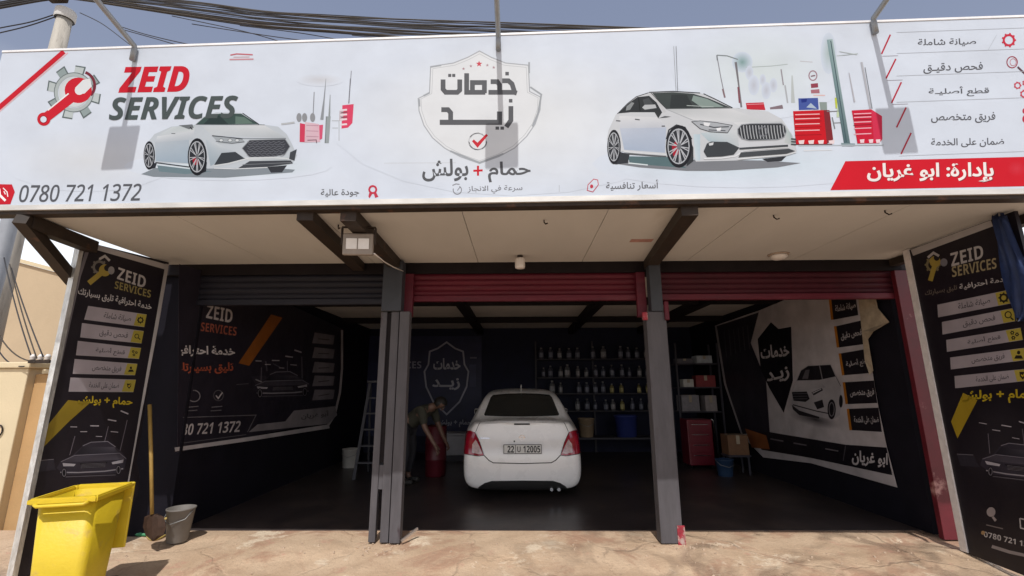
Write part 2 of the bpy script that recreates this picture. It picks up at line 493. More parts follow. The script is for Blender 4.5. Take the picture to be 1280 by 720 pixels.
# roller shutters, rolled up
M_SH_GREY = mat('grey_shutter_paint', (0.014, 0.014, 0.021), 0.55, var=0.25, scale=5, vscale=(0.4, 1, 3), spec=0.25, bump=.25, bscale=5, col2=(0.03, .03, .038), thr=(.58, 3, .2))
M_SH_RED = mat('red_shutter_paint', (0.095, 0.007, 0.017), 0.5, var=0.25, scale=5, vscale=(0.4, 1, 3), spec=0.3, bump=.25, bscale=5, col2=(0.15, .03, .04), thr=(.58, 3, .2))
M_SH_DARK = mat('dark_red_shutter_paint', (0.055, 0.007, 0.014), 0.55, var=0.25, scale=5, spec=0.25)
M_JAMB_RED = mat('red_jamb_paint', (0.12, 0.010, 0.018), 0.5, var=0.3, scale=4, col2=(0.42, 0.22, 0.20), thr=(0.60, 3.5, 0.08))
def shutter(x0, x1, zb, m, mbar, label, guides=()):
    t = thing('roller_shutter', label, 'shutter', ((x0 + x1) / 2, FY, zb), group='rolled-up shutters over the bays')
    bm = newbm(); z = zb + 0.06
    prof = []
    zt = 2.835
    n = max(3, int((zt - z) / 0.062)); h = (zt - z) / n
    for i in range(n):
        for k in range(5):
            a = k / 5
            prof.append((FY - 0.085 - 0.016 * math.sin(math.pi * a), z + (i + a) * h))
    prof.append((FY - 0.085, zt))
    rows = [[bm.verts.new((x, y, zz)) for x in (x0, x1)] for y, zz in prof]
    for a, b in zip(rows, rows[1:]): bm.faces.new((a[0], a[1], b[1], b[0]))
    obj('curtain', bm, m, t, world=True)
    bm = newbm(); box(bm, x0, x1, FY - 0.115, FY - 0.055, zb - 0.01, zb + 0.058, 0.006); obj('bottom_bar', bm, mbar, t, world=True)
    for gx0, gx1, gz, gm in guides:
        bm = newbm()
        box(bm, gx0, gx1, FY - 0.18, FY - 0.12, gz, 2.82, 0.004)
        obj('guide_rail', bm, gm, t, world=True)
    return t
shutter(-3.93, -1.50, 2.485, M_SH_GREY, M_SH_GREY, 'grey roller shutter rolled up over the left bay by the bin')
shutter(-1.30, 1.42, 2.515, M_SH_RED, M_SH_RED, 'red roller shutter rolled up over the middle bay above the sedan', [(-1.30, -1.20, 2.32, M_SH_RED), (1.36, 1.465, 2.30, M_SH_RED)])
shutter(1.62, 4.34, 2.515, M_SH_DARK, M_SH_RED, 'dark red roller shutter rolled up over the right bay', [(4.31, 4.56, 0.0, M_JAMB_RED)])

# steel pillars between the bays
M_POST = mat('grey_post_paint', (0.085, 0.08, 0.087), 0.6, spec=0.3, var=0.25, scale=4, vscale=(3, 3, 0.6), col2=(0.055, 0.04, 0.045), thr=(0.62, 3, 0.08))
M_POSTB = mat('blue_grey_post_paint', (0.045, 0.05, 0.06), 0.55, spec=0.3, var=0.2, scale=5)
M_SPLASH = mat('red_paint_splash', (0.28, 0.02, 0.035), 0.6, var=0.4, scale=18, col2=(0.45, 0.34, 0.30), thr=(0.52, 14, 0.1))
PY = 5.06
t = thing('steel_pillar', 'grey pillar of several thin posts with a lattice side, left of the sedan', 'pillar', (-1.28, PY, 0), group='pillars between the bays')
bm = newbm(); box(bm, -1.235, -1.125, PY - 0.05, PY + 0.06, 0.0, 2.36, 0.006); obj('post', bm, M_POST, t, world=True)
bm = newbm(); box(bm, -1.335, -1.247, PY - 0.03, PY + 0.05, 0.0, 2.36, 0.006); obj('post', bm, M_POST, t, world=True)
bm = newbm(); box(bm, -1.455, -1.385, PY - 0.02, PY + 0.05, 0.0, 2.36, 0.005); obj('post', bm, M_POST, t, world=True)
bm = newbm(); box(bm, -1.384, -1.336, PY + 0.0, PY + 0.03, 0.76, 2.35); obj('web_plate', bm, M_HEAD, t, world=True)
bm = newbm(); box(bm, -1.384, -1.336, PY - 0.01, PY + 0.04, .50, .74, 0.003); obj('rung', bm, M_POST, t, world=True)
bm = newbm(); box(bm, -1.44, -1.22, PY - 0.075, PY + 0.07, 2.362, 2.94, 0.006); obj('upper_post', bm, M_POSTB, t, world=True)
t.location.x -= 0.075
bm = newbm(); bar(bm, (-1.115 - .075, PY - 0.04, 0.02), (-0.98 - .075, PY + 0.10, 0.10), 0.02); obj('bent_bracket', bm, mat('bare_steel', (0.45, 0.42, 0.4), 0.35, 0.8), t, world=True)
t = thing('steel_pillar', 'thick square grey pillar with red splashed foot, right of the sedan', 'pillar', (1.6, PY, 0), group='pillars between the bays')
bm = newbm(); box(bm, 1.49, 1.71, PY - 0.06, PY + 0.09, 0.0, 2.34, 0.008); obj('post', bm, M_POST, t, world=True)
bm = newbm(); box(bm, 1.55, 1.68, PY - 0.08, PY + 0.05, 2.342, 2.95, 0.006); obj('upper_post', bm, M_POSTB, t, world=True)
bm = newbm(); box(bm, 1.655, 1.732, PY - 0.070, PY - 0.061, -0.02, 0.17, .003); obj('foot_paint', bm, M_SPLASH, t, world=True)
bm = newbm(); box(bm, 1.44, 1.50, PY - 0.10, PY - 0.065, 2.24, 2.33, 0.01); obj('latch', bm, M_SPLASH, t, world=True); bm = newbm(); box(bm, 1.685, 1.735, PY - 0.10, PY - 0.065, 2.24, 2.45, 0.01); obj('latch', bm, M_SH_RED, t, world=True)

t.location.x -= 0.075
# ---------------------------------------------------------------- canopy
M_SOFFIT = mat('canopy_board', (0.55, 0.535, 0.50), 0.8, var=0.08, scale=1.2, vscale=(1, 0.4, 1), col2=(0.48, 0.44, 0.385), thr=(0.62, 1.1, 0.2))
BS = 0.02                                  # the billboard stands slightly askew to the front
BY = lambda x: 3.42 - BS * x
BN = Vector((-BS, -1, 0)).normalized()
BP = Vector((0, 3.42, 0))
can = thing('canopy', 'beige boarded canopy on brown beams over the workshop front', 'canopy', (0, 4.3, 2.97))
bm = newbm()
xs = [-4.12, -2.9, -1.68, -0.46, 0.76, 1.98, 3.2, 4.45]
for a, b in zip(xs, xs[1:]):
    vs = box(bm, a + 0.003, b - 0.003, 0, 1, 2.965, 2.985)
    for v in vs: v.co.y = (BY(v.co.x) + 0.05) if v.co.y < 0.5 else FY - 0.122
obj('soffit', bm, M_SOFFIT, can, world=True)
bm = newbm(); box(bm, -4.12, 4.45, 3.68, FY - 0.06, 3.055, 3.085); obj('unseen_light_block', bm, M_BEAM, can, world=True)  # unseen sheet above the soffit, put in to block light from overhead
def cbeam(xa, xb, w=0.13, h=0.09, name='beam'):
    bm = newbm(); bar(bm, (xa, BY(xa) + 0.06, 2.962 - h / 2), (xb, FY - 0.13, 2.962 - h / 2), w, h); obj(name, bm, M_BEAM, can, world=True)
def xat(px, py, z): return onZ(px, py, z).x
cbeam(-1.74, -1.86)
cbeam(-1.38, -1.40, 0.13, 0.10)
cbeam(1.38, 1.54, 0.13, 0.10)
bm = newbm(); bar(bm, (-4.10, BY(-4.1) + .06, 2.90), (-4.20, 4.27, 2.90), .11, .11); obj('beam', bm, M_BEAM, can, world=True)
cbeam(4.40, 4.36, 0.10, 0.08)
bm = newbm(); bar(bm, (-4.08, 3.50, 2.90), onX(92, 352, -4.36), 0.09, 0.09); obj('strut', bm, M_BEAM, can, world=True)
for px, py in ((423, 281), (680, 275), (967, 269), (1106, 263)):
    bm = newbm(); p = onZ(px, py, 2.963)
    tube(bm, [p, p + Vector((0.0, 0, -0.02)), p + Vector((0.012, -0.02, -0.045)), p + Vector((0.03, -0.03, -0.04))], 0.006, 6)
    obj('hook', bm, M_BEAM, can, world=True)
bm = newbm(); p = onZ(802, 301, 2.96)
box(bm, p.x - 0.11, p.x + 0.11, p.y - 0.04, p.y + 0.05, 2.9615, 2.9645); obj('red_smear', bm, mat('red_smear', (0.42, 0.22, 0.18), 0.8, var=0.3, scale=12), can, world=True)

# ---------------------------------------------------------------- billboard
M_VINYL = print_mat('printed_vinyl', 0.55, 0.09, 0.775, spec=0.12, wave=0.22)
M_ALU = mat('brushed_trim', (0.62, 0.60, 0.56), 0.45, 0.3, var=0.2, scale=8, vscale=(0.3, 1, 1))
bl0 = onP(3, 66, BP, BN); br0 = onP(1280, 23, BP, BN)
ztop_l, ztop_r = bl0.z, br0.z + 0.01
zbl, zbr = onP(2, 257, BP, BN).z, onP(1279, 236, BP, BN).z
XBL, XBR = bl0.x, br0.x + 0.22
def zt(x): return ztop_l + (ztop_r - ztop_l) * (x - XBL) / (br0.x - XBL)
def zb(x): return zbl + (zbr - zbl) * (x - XBL) / (br0.x - XBL)
print('BILLBOARD', bl0, br0, zbl, zbr)
bill = thing('shop_billboard', 'long white billboard with printed silver cars and red lettering across the shop front', 'billboard', (0, 3.42, zbl))
A = Art(BP, BN, base=0.001)
BG = rgb(217, 226, 238)
bm = newbm(); cl = bm.loops.layers.float_color.new('print')
def bpanel(bm, x0, x1, f0, f1, d0, d1):
    vs = []
    for x in (x0, x1):
        for d in (d0, d1):
            for f in (f0, f1):
                vs.append(bm.verts.new((x, BY(x) + d, f(x))))
    for f in ((0, 1, 3, 2), (4, 6, 7, 5), (0, 4, 5, 1), (2, 3, 7, 6), (0, 2, 6, 4), (1, 5, 7, 3)):
        bm.faces.new([vs[i] for i in f])
bpanel(bm, XBL, XBR, zb, zt, 0.0, 0.11)
for f in bm.faces:
    for l in f.loops: l[cl] = BG
obj('board', bm, M_VINYL, bill, world=True)
bm = newbm()
bpanel(bm, XBL, XBR, lambda x: zb(x) - 0.045, lambda x: zb(x) - 0.002, -0.012, 0.12)
obj('bottom_trim', bm, M_ALU, bill, world=True)
bm = newbm()
bpanel(bm, XBL, XBR, lambda x: zb(x) - 0.075, lambda x: zb(x) - 0.047, 0.01, 0.10)
obj('bottom_rail', bm, M_BEAM, bill, world=True)
bm = newbm()
bpanel(bm, XBL, XBR, lambda x: zt(x) + 0.001, lambda x: zt(x) + 0.02, -0.006, 0.115)
obj('top_trim', bm, mat('white_trim', (0.8, 0.8, 0.8), 0.5), bill, world=True)

RED = rgb(205, 28, 46); GRY = rgb(88, 92, 98); DGR = rgb(60, 64, 70); LG = rgb(165, 170, 175)
# -- soft tints of the printed background
A.begin()
A.blob(640, 150, 230, 95, rgb(228, 232, 234), BG)
A.blob(110, 200, 110, 40, rgb(216, 221, 226), BG)
A.blob(930, 205, 190, 30, rgb(206, 222, 232), BG)
A.blob(285, 208, 130, 18, rgb(206, 222, 226), BG)
A.blob(950, 90, 110, 60, rgb(213, 224, 226), BG)
A.blob(400, 100, 30, 8, rgb(205, 208, 214), BG)
A.done('background_tint', M_VINYL, bill)
# -- red corner stripe
A.line([(80, 64.5), (-6, 139)], 6, RED); A.line([(85, 66), (-2, 141)], 1.2, rgb(240, 190, 195)); A.done('corner_stripe', M_VINYL, bill)
# -- gear and wrench emblem
cx, cy = 92.5, 115.5
for k in range(8):
    a = R(45 * k + 15)
    p = lambda r, da: (cx + r * math.cos(a + da), cy + r * math.sin(a + da))
    c = rgb(150, 165, 165) if k % 2 else rgb(190, 200, 200)
    A.poly([p(21, -0.28), p(33, -0.2), p(34, 0.16), p(21, 0.24)], c)
    A.line([p(33, -0.2), p(34, 0.16), p(21, 0.24)], 1.6, rgb(100, 112, 112))
A.ring(cx, cy, 22, 22, 4, rgb(178, 188, 188), 32)
A.ring(cx, cy, 24.5, 24.5, 1, rgb(110, 120, 122), 32)
A.blob(cx, cy, 19, 19, rgb(232, 236, 238), rgb(205, 212, 214))
A.ring(101, 107, 17.5, 17.5, 3.5, rgb(120, 40, 55), 20, -70, 45)
A.ell(98, 113, 17, 16, RED)
A.line([(55, 149), (90, 122)], 12, RED)
A.ell(55, 149, 8.3, 8.3, RED); A.ell(54.6, 149.4, 4.2, 4.2, BG); A.ring(54.6, 149.4, 4.4, 4.4, 1, rgb(150, 20, 35))
A.poly([(99, 118), (94, 110), (104, 100), (113, 98), (115, 108), (106, 117)], rgb(228, 232, 234))
A.ell(99.5, 113, 5.8, 5.8, rgb(228, 232, 234))
A.line([(60, 138), (86, 117)], 1.6, rgb(240, 240, 240))
A.done('wrench_emblem', M_VINYL, bill)
# -- words on the left
A.text(bold_italic('ZEID'), (148, 84), (237, 82.5), (148, 116), RED, bold=0.02, shear=0.08); A.done('shop_name', M_VINYL, bill)
A.k = 110
A.text(bold_italic('SERVICES'), (136.5, 122), (298, 119.5), (136.5, 150.5), rgb(78, 88, 88), bold=0.01, shear=0.08); A.done('shop_name', M_VINYL, bill)
A.text(plain_sans('0780 721 1372'), (24, 231.5), (177, 229.5), (24, 253), rgb(92, 95, 101), bold=0.012, shear=0.25); A.done('phone_number', M_VINYL, bill)
A.poly([(-12, 230), (15, 230.6), (18.7, 240), (13, 255.5), (-12, 256)], RED)
A.line([(-1, 236), (0, 244), (7, 251)], 3, WHT); A.line([(4, 235), (9, 240), (10, 246)], 1.2, WHT); A.line([(5, 239), (7, 243)], 1.2, WHT)
A.done('phone_badge', M_VINYL, bill)
A.line([(288, 69), (296, 67.5), (316, 68.5)], 1.6, rgb(200, 110, 120)); A.line([(287, 74.5), (317, 74)], 1.8, rgb(205, 150, 158)); A.line([(292, 71.5), (312, 71.2)], 1.0, rgb(205, 170, 175))
A.done('small_mark', M_VINYL, bill)

def T(s, ox, oy): return lambda *pts: [(x / s + ox, y / s + oy) for x, y in pts]
def wheel(A, t, cx, cy, rx, ry, s, spokes=10, cal=None):
    c = t((cx, cy))[0]; rx /= s; ry /= s
    A.ell(c[0], c[1], rx, ry, rgb(62, 64, 72))
    A.ell(c[0] - rx * 0.04, c[1], rx * 0.84, ry * 0.84, rgb(200, 204, 208))
    A.ell(c[0] - rx * 0.04, c[1], rx * 0.76, ry * 0.78, rgb(84, 88, 94))
    if cal: A.poly(t(*cal), rgb(190, 60, 85))
    for k in range(spokes):
        a = 2 * math.pi * k / spokes + 0.2
        for da in (-0.09, 0.09):
            A.line([(c[0] + rx * .15 * math.cos(a), c[1] + ry * .15 * math.sin(a)), (c[0] + rx * .78 * math.cos(a + da), c[1] + ry * .78 * math.sin(a + da))], rx * 0.075, rgb(205, 208, 212))
    A.ell(c[0], c[1], rx * .16, ry * .16, rgb(150, 154, 158))

# -- printed workshop scene behind the left car
A.g = 1.25
t = T(7.2, 360, 90)
A.line(t((570, -10), (550, 285)), 0.8, rgb(150, 152, 160)); A.line(t((560, 60), (545, 285)), 0.5, rgb(120, 122, 130))
A.line(t((342, 60), (325, 250), (305, 430)), [0.5, 1.6, 4], rgb(165, 170, 175)); A.line(t((236, 180), (226, 400)), 0.9, rgb(150, 152, 156))
A.line(t((380, 205), (372, 400)), [0.6, 2.4], rgb(165, 172, 174))
A.poly(t((345, 400), (385, 400), (368, 640), (330, 640)), rgb(170, 178, 180)); A.line(t((345, 400), (335, 640)), 0.9, rgb(130, 138, 140))
A.quad(*t((155, 450), (280, 470), (290, 630), (150, 635)), rgb(225, 205, 212), rgb(225, 190, 202), rgb(228, 200, 210), rgb(222, 195, 205))
A.poly(t((108, 460), (155, 470), (150, 632), (105, 630)), rgb(218, 85, 115)); A.poly(t((282, 478), (316, 475), (308, 600), (285, 612)), rgb(222, 110, 140))
for x in (100, 150, 222): A.ell(*t((x, 410))[0], 3.2, 5.5, rgb(165, 168, 172))
for y in (480, 530, 580): A.line(t((165, y), (275, y + 4)), 0.7, rgb(190, 150, 165))
A.line(t((175, 615), (255, 612), (258, 640)), 1.2, rgb(150, 120, 130))
A.poly(t((490, 300), (592, 290), (580, 460), (540, 502), (482, 510)), rgb(226, 92, 124))
A.poly(t((465, 350), (500, 345), (495, 440), (462, 440)), rgb(200, 190, 196))
for y in (340, 382, 425, 470): A.line(t((470, y + 6), (532, y)), 2.2, rgb(235, 225, 230))
for y in (362, 405): A.line(t((480, y + 6), (535, y)), 1.4, rgb(150, 100, 112))
A.line(t((395, 440), (460, 440), (460, 620)), 0.8, rgb(190, 195, 198)); A.line(t((400, 505), (450, 505)), 0.8, rgb(190, 195, 198)); A.line(t((-60, 470), (60, 455)), 2.2, rgb(198, 202, 205))
A.done('printed_workshop', M_VINYL, bill, True)

# -- printed left car
A.g = 1.55
t = T(4.5, 170, 70)
A.poly(t((30, 665), (110, 630), (300, 640), (600, 615), (895, 640), (880, 655), (500, 685), (100, 680)), rgb(168, 176, 182))
A.poly(t((120, 615), (330, 640), (430, 650), (280, 665), (130, 650)), rgb(150, 168, 174))
A.poly(t((740, 625), (850, 615), (822, 655), (760, 657)), rgb(95, 98, 104))
A.poly(t((45, 560), (70, 482), (105, 440), (200, 398), (330, 388), (385, 340), (450, 318), (590, 320), (690, 383), (800, 398), (848, 440), (880, 500), (905, 560), (880, 608), (740, 625), (560, 632), (400, 634), (385, 600), (300, 606), (110, 598)), rgb(213, 219, 224))
A.quad(*t((108, 485), (300, 470), (300, 605), (112, 592)), rgb(206, 213, 219), rgb(200, 209, 217), rgb(186, 200, 211), rgb(190, 203, 214))
A.quad(*t((120, 452), (330, 420), (320, 470), (110, 488)), rgb(226, 230, 233), rgb(222, 226, 230), rgb(206, 213, 219), rgb(208, 214, 220), 3)
A.quad(*t((370, 395), (720, 388), (845, 462), (430, 448)), rgb(216, 221, 224), rgb(226, 229, 231), rgb(205, 211, 215), rgb(214, 219, 222))
A.quad(*t((392, 470), (460, 495), (560, 540), (420, 620)), rgb(206, 214, 220), rgb(222, 227, 230), rgb(205, 212, 218), rgb(188, 200, 208))
A.quad(*t((600, 572), (860, 570), (850, 588), (640, 592)), rgb(226, 230, 232), rgb(212, 218, 222), rgb(196, 203, 208), rgb(214, 219, 222), 2)
A.quad(*t((205, 400), (335, 390), (330, 420), (120, 450)), rgb(222, 228, 230), rgb(205, 214, 216), rgb(224, 229, 231), rgb(214, 220, 224), 3)
A.line(t((430, 448), (610, 466), (845, 464)), 0.9, rgb(150, 156, 162))
A.line(t((110, 600), (300, 625)), 1.5, rgb(110, 116, 122)); A.line(t((200, 437), (222, 437)), 0.8, rgb(120, 125, 130))
A.poly(t((338, 386), (384, 345), (470, 325), (592, 325), (688, 384)), rgb(104, 124, 120))
A.poly(t((560, 340), (610, 345), (660, 380), (560, 384)), rgb(140, 160, 152)); A.poly(t((420, 345), (470, 335), (520, 384), (380, 384)), rgb(86, 102, 102))
A.line(t((600, 322), (692, 385)), 1.1, rgb(70, 74, 78)); A.line(t((338, 386), (725, 388)), 0.7, rgb(120, 126, 128))
A.poly(t((240, 391), (318, 385), (326, 404), (300, 413)), rgb(150, 155, 158)); A.line(t((305, 400), (318, 414)), 1.4, rgb(80, 84, 88))
A.poly(t((428, 450), (520, 455), (600, 468), (615, 486), (540, 496), (465, 490)), rgb(190, 196, 200))
A.line(t((428, 450), (520, 458), (600, 468)), 0.9, rgb(90, 94, 100)); A.line(t((450, 480), (540, 492), (610, 484)), 0.8, rgb(120, 124, 130))
for x in (480, 530, 570): A.ell(*t((x, 475))[0], 2.6, 1.8, rgb(225, 230, 232)); A.ring(*t((x, 475))[0], 2.6, 1.8, 0.5, rgb(120, 124, 130), 12)
A.poly(t((598, 520), (640, 474), (840, 468), (867, 510), (838, 556), (770, 568), (640, 572)), rgb(104, 107, 114))
for i in range(7):
    y = 484 + i * 13
    A.line([t((625 + (i % 2) * 6 + k * 15, y + (5 if k % 2 else -3)))[0] for k in range(15)], 0.45, rgb(158, 160, 166))
A.line(t((598, 520), (640, 474), (840, 468), (867, 510), (838, 556), (770, 568), (640, 572)), 0.9, rgb(178, 182, 186), closed=True)
A.poly(t((482, 546), (560, 540), (605, 572), (622, 580), (505, 608), (440, 615)), rgb(100, 106, 112))
A.line(t((440, 618), (520, 606), (640, 574), (770, 572), (870, 580)), 1.5, rgb(226, 230, 232))
A.poly(t((640, 592), (872, 588), (884, 605), (740, 624), (575, 632)), rgb(108, 112, 118))
A.line(t((600, 612), (875, 600)), 0.7, rgb(160, 164, 168))
A.poly(t((868, 542), (905, 525), (892, 590), (862, 580)), rgb(110, 114, 120))
A.line(t((440, 632), (560, 636), (740, 628)), 0.9, rgb(235, 238, 240))
A.poly(t((92, 600), (118, 605), (110, 630), (70, 640)), rgb(86, 90, 98))
wheel(A, t, 76, 560, 32, 80, 4.5, 8)
A.poly(t((380, 560), (400, 600), (395, 650), (350, 668)), rgb(76, 80, 88))
wheel(A, t, 346, 568, 54, 105, 4.5, 9, [(318, 575), (350, 560), (352, 610), (325, 615)])
A.done('printed_car', M_VINYL, bill)

# -- shield emblem in the middle
A.g = 1.0
t = T(3.6, 510, 50)
half = [(322, 50), (270, 78), (205, 104), (102, 120), (97, 238), (46, 264), (50, 320), (72, 385), (110, 440), (165, 487), (235, 525), (322, 556)]
sh = half + [(644 - x, y - (x < 150) * 6) for x, y in half[-2:0:-1]]
A.poly(t(*sh), rgb(226, 230, 233))
A.line(t(*sh), 1.3, rgb(172, 177, 183), closed=True)
inn = [(322 + (x - 322) * 0.955, 305 + (y - 305) * 0.95) for x, y in sh]
A.line(t(*inn), 0.6, rgb(188, 192, 197), closed=True)
for seg in ([(100, 122), (150, 114)], [(97, 238), (70, 252)], [(50, 266), (52, 300)], [(545, 100), (545, 150)], [(550, 212), (600, 246), (585, 330), (560, 390)], [(190, 500), (322, 552), (430, 512)]):
    A.line(t(*seg), 2.2, rgb(165, 171, 176))
A.done('shield_emblem', M_VINYL, bill, True)
def star(A, c, r, col):
    A.poly([(c[0] + (r if k % 2 == 0 else r * .42) * math.sin(k * math.pi / 5), c[1] - (r if k % 2 == 0 else r * .42) * math.cos(k * math.pi / 5)) for k in range(10)], col)
star(A, t((320, 108))[0], 4.2, rgb(205, 70, 85))
for x, y in ((283, 118), (250, 130), (357, 114), (386, 124)): star(A, t((x, y))[0], 2.1, rgb(175, 140, 148))
A.done('star_row', M_VINYL, bill, True)
K = rgb(92, 94, 98); W = 6.0
A.line(t((158, 178), (158, 222), (170, 236), (222, 236), (233, 226), (233, 178)), W, K)
for x in (188, 206): A.poly(t((x - 7, 153), (x + 7, 153), (x + 7, 167), (x - 7, 167)), K)
A.line(t((264, 150), (264, 236), (348, 236)), W, K); A.line(t((290, 240), (290, 192), (344, 192), (344, 240)), W, K)
A.line(t((372, 188), (402, 188), (412, 202), (412, 236)), W, K); A.line(t((362, 236), (478, 236), (490, 240)), W, K)
A.line(t((424, 184), (452, 184), (468, 198), (480, 236)), W, K); A.poly(t((438, 144), (454, 144), (454, 160), (438, 160)), K)
A.line(t((150, 314), (180, 314), (192, 328), (192, 372)), W, K); A.line(t((143, 371), (412, 371), (412, 322)), W * 1.08, K)
for x in (402, 424): A.poly(t((x - 8, 390), (x + 8, 390), (x + 8, 404), (x - 8, 404)), K)
A.line(t((463, 298), (463, 362), (442, 392)), W, K); A.poly(t((454, 266), (470, 266), (470, 282), (454, 282)), K)
A.done('shop_name', M_VINYL, bill)
A.ring(*t((314, 457))[0], 11, 10.3, 1.5, rgb(110, 112, 118)); A.line(t((292, 452), (313, 474), (356, 426)), [3.2, 4.4, 3], rgb(205, 40, 55)); A.done('check_mark', M_VINYL, bill)
A.text('حمام', t((360, 548))[0], t((552, 545))[0], t((360, 642))[0], K, bold=0.022)
A.text('بولش', t((64, 536))[0], t((272, 534))[0], t((64, 638))[0], K, bold=0.022); A.done('service_line', M_VINYL, bill)
A.line(t((294, 589), (336, 587)), 2.6, RED); A.line(t((315, 566), (315, 611)), 2.6, RED); A.done('plus_sign', M_VINYL, bill)
A.text('سرعة في الانجاز', t((268, 657))[0], t((515, 652))[0], t((268, 694))[0], rgb(120, 122, 128), bold=0.012)
A.ring(*t((222, 675))[0], 5.2, 5.2, 1.1, rgb(140, 142, 148), 20, -60, 200); A.line(t((222, 678), (236, 660)), 0.9, rgb(130, 132, 138)); A.line(t((200, 655), (216, 648), (232, 650)), 1.2, rgb(140, 142, 148))
A.done('slogan', M_VINYL, bill)
A.text('جودة عالية', (401, 236.5), (449, 235.5), (401, 247), rgb(105, 107, 112), bold=0.012)
A.ring(466, 237, 4.4, 4.4, 2.4, rgb(200, 60, 80), 16); A.poly([(462, 240), (466, 241), (462, 248), (460.5, 245.5)], rgb(200, 60, 80)); A.poly([(467, 241), (470, 240), (473, 246), (469, 247.5)], rgb(200, 60, 80)); A.done('slogan', M_VINYL, bill)
A.text('أسعار تنافسية', (757.5, 225.5), (823, 224.5), (757.5, 239), rgb(105, 107, 112), bold=0.012)
A.line([(734, 238), (735, 231), (742, 224), (747, 225), (748, 231), (741, 240)], 1.0, rgb(200, 90, 105), closed=True); A.ell(739.5, 233, 2, 2.4, rgb(200, 60, 80)); A.done('slogan', M_VINYL, bill)
A.line([(699, 231.5), (699, 240)], 0.5, LG); A.line([(480, 204), (570, 203.5)], 0.5, rgb(200, 204, 208)); A.done('divider', M_VINYL, bill)

# -- printed workshop behind the right car
A.g = 1.25
t = T(4.5, 880, 40)
A.blob(*t((215, 170))[0], 13, 13, rgb(150, 180, 178), BG); A.blob(*t((700, 120))[0], 10, 26, rgb(190, 205, 205), BG)
A.line(t((75, 150), (95, 260), (118, 370)), 1.2, rgb(158, 158, 165)); A.line(t((72, 131), (130, 135), (190, 155)), 1.4, rgb(150, 158, 160)); A.line(t((72, 131), (75, 160)), 1.6, rgb(140, 146, 150))
A.line(t((178, 170), (195, 300), (210, 425)), [3, 2, 2.4], rgb(140, 138, 142)); A.line(t((192, 310), (200, 400)), 2.2, rgb(150, 100, 110)); A.line(t((105, 320), (117, 370)), 2.2, rgb(150, 130, 135))
A.line(t((235, 200), (380, 192), (470, 182)), 1, rgb(190, 200, 200)); A.line(t((540, 165), (610, 170)), 1, rgb(205, 205, 210))
A.line(t((433, 210), (446, 300)), 1.6, rgb(170, 166, 172)); A.line(t((495, 245), (500, 400)), [1.5, 5], rgb(200, 206, 206)); A.line(t((455, 300), (470, 400)), 2, rgb(190, 194, 198))
for x, y, r in ((255, 230, 5), (280, 300, 7), (350, 330, 6), (330, 270, 4), (390, 300, 5)): A.blob(*t((x, y))[0], r, r * 1.8, rgb(203, 207, 216), BG)
A.poly(t((235, 400), (335, 396), (345, 440), (240, 436)), rgb(205, 58, 75)); A.line(t((240, 408), (336, 405)), 0.7, rgb(235, 180, 188)); A.poly(t((370, 425), (440, 410), (445, 432), (372, 436)), rgb(150, 135, 142))
A.line(t((118, 430), (200, 432)), 1.4, rgb(140, 150, 150))
A.ring(*t((612, 246))[0], 5, 6, 1.4, rgb(178, 150, 160), 14); A.line(t((600, 250), (625, 245)), 1.6, rgb(150, 120, 130)); A.poly(t((600, 292), (640, 288), (642, 312), (602, 316)), rgb(165, 88, 104)); A.poly(t((600, 326), (648, 322), (650, 345), (602, 346)), rgb(186, 132, 142)); A.line(t((615, 357), (680, 357)), 1.2, rgb(235, 200, 195))
A.poly(t((530, 374), (640, 371), (645, 436), (533, 440)), rgb(92, 112, 178)); A.poly(t((545, 378), (580, 377), (575, 395), (548, 398)), rgb(52, 70, 150)); A.poly(t((575, 425), (600, 400), (635, 432)), rgb(190, 205, 220))
A.poly(t((648, 395), (690, 395), (692, 440), (655, 440)), rgb(160, 172, 168)); A.line(t((740, 370), (745, 430)), 2.4, rgb(206, 214, 90)); A.line(t((755, 400), (752, 480)), 3, rgb(205, 220, 190))
A.poly(t((500, 446), (672, 440), (690, 630), (516, 632)), rgb(212, 34, 52)); A.poly(t((672, 440), (705, 440), (726, 605), (690, 630)), rgb(150, 62, 70))
for y in (466, 490, 520, 556): A.line(t((512, y), (650, y - 4)), 1.1, rgb(242, 205, 208))
for y in (478, 505, 538, 582): A.line(t((510, y), (660, y - 4)), 0.6, rgb(150, 20, 36))
for x in (530, 585, 640, 700): A.poly(t((x, 612), (x + 34, 608), (x + 30, 630), (x + 6, 632)), rgb(240, 225, 226))
A.line(t((515, 634), (720, 632)), 1.2, rgb(120, 70, 78)); A.line(t((690, 448), (770, 445)), 1, rgb(150, 150, 155)); A.line(t((720, 480), (735, 545)), 1.4, rgb(150, 155, 158)); A.line(t((730, 512), (775, 510)), 0.9, rgb(150, 155, 158))
A.quad(*t((690, 45), (722, 40), (822, 632), (788, 636)), rgb(150, 176, 178), rgb(185, 202, 202), rgb(120, 142, 146), rgb(96, 122, 128), 6)
A.line(t((712, 50), (800, 620)), 1.2, rgb(90, 112, 118)); A.poly(t((770, 625), (850, 628), (845, 642), (775, 644)), rgb(150, 168, 172))
A.line(t((745, 135), (865, 122)), 0.8, rgb(200, 210, 210)); A.line(t((760, 110), (860, 128)), 0.8, rgb(205, 214, 214))
A.line(t((815, 230), (846, 395)), [1, 2], rgb(196, 196, 202)); A.line(t((885, 170), (935, 432)), [2.6, 2.6], rgb(196, 198, 204)); A.line(t((905, 200), (945, 432)), 0.9, rgb(150, 154, 160))
A.poly(t((830, 442), (940, 436), (1000, 474), (1002, 604), (984, 626), (862, 628)), rgb(216, 44, 78)); A.poly(t((940, 436), (1000, 474), (1002, 604), (955, 620)), rgb(222, 70, 104))
for y in (458, 478, 505, 540, 572): A.line(t((842, y + 4), (940, y)), 1.2, rgb(244, 196, 208))
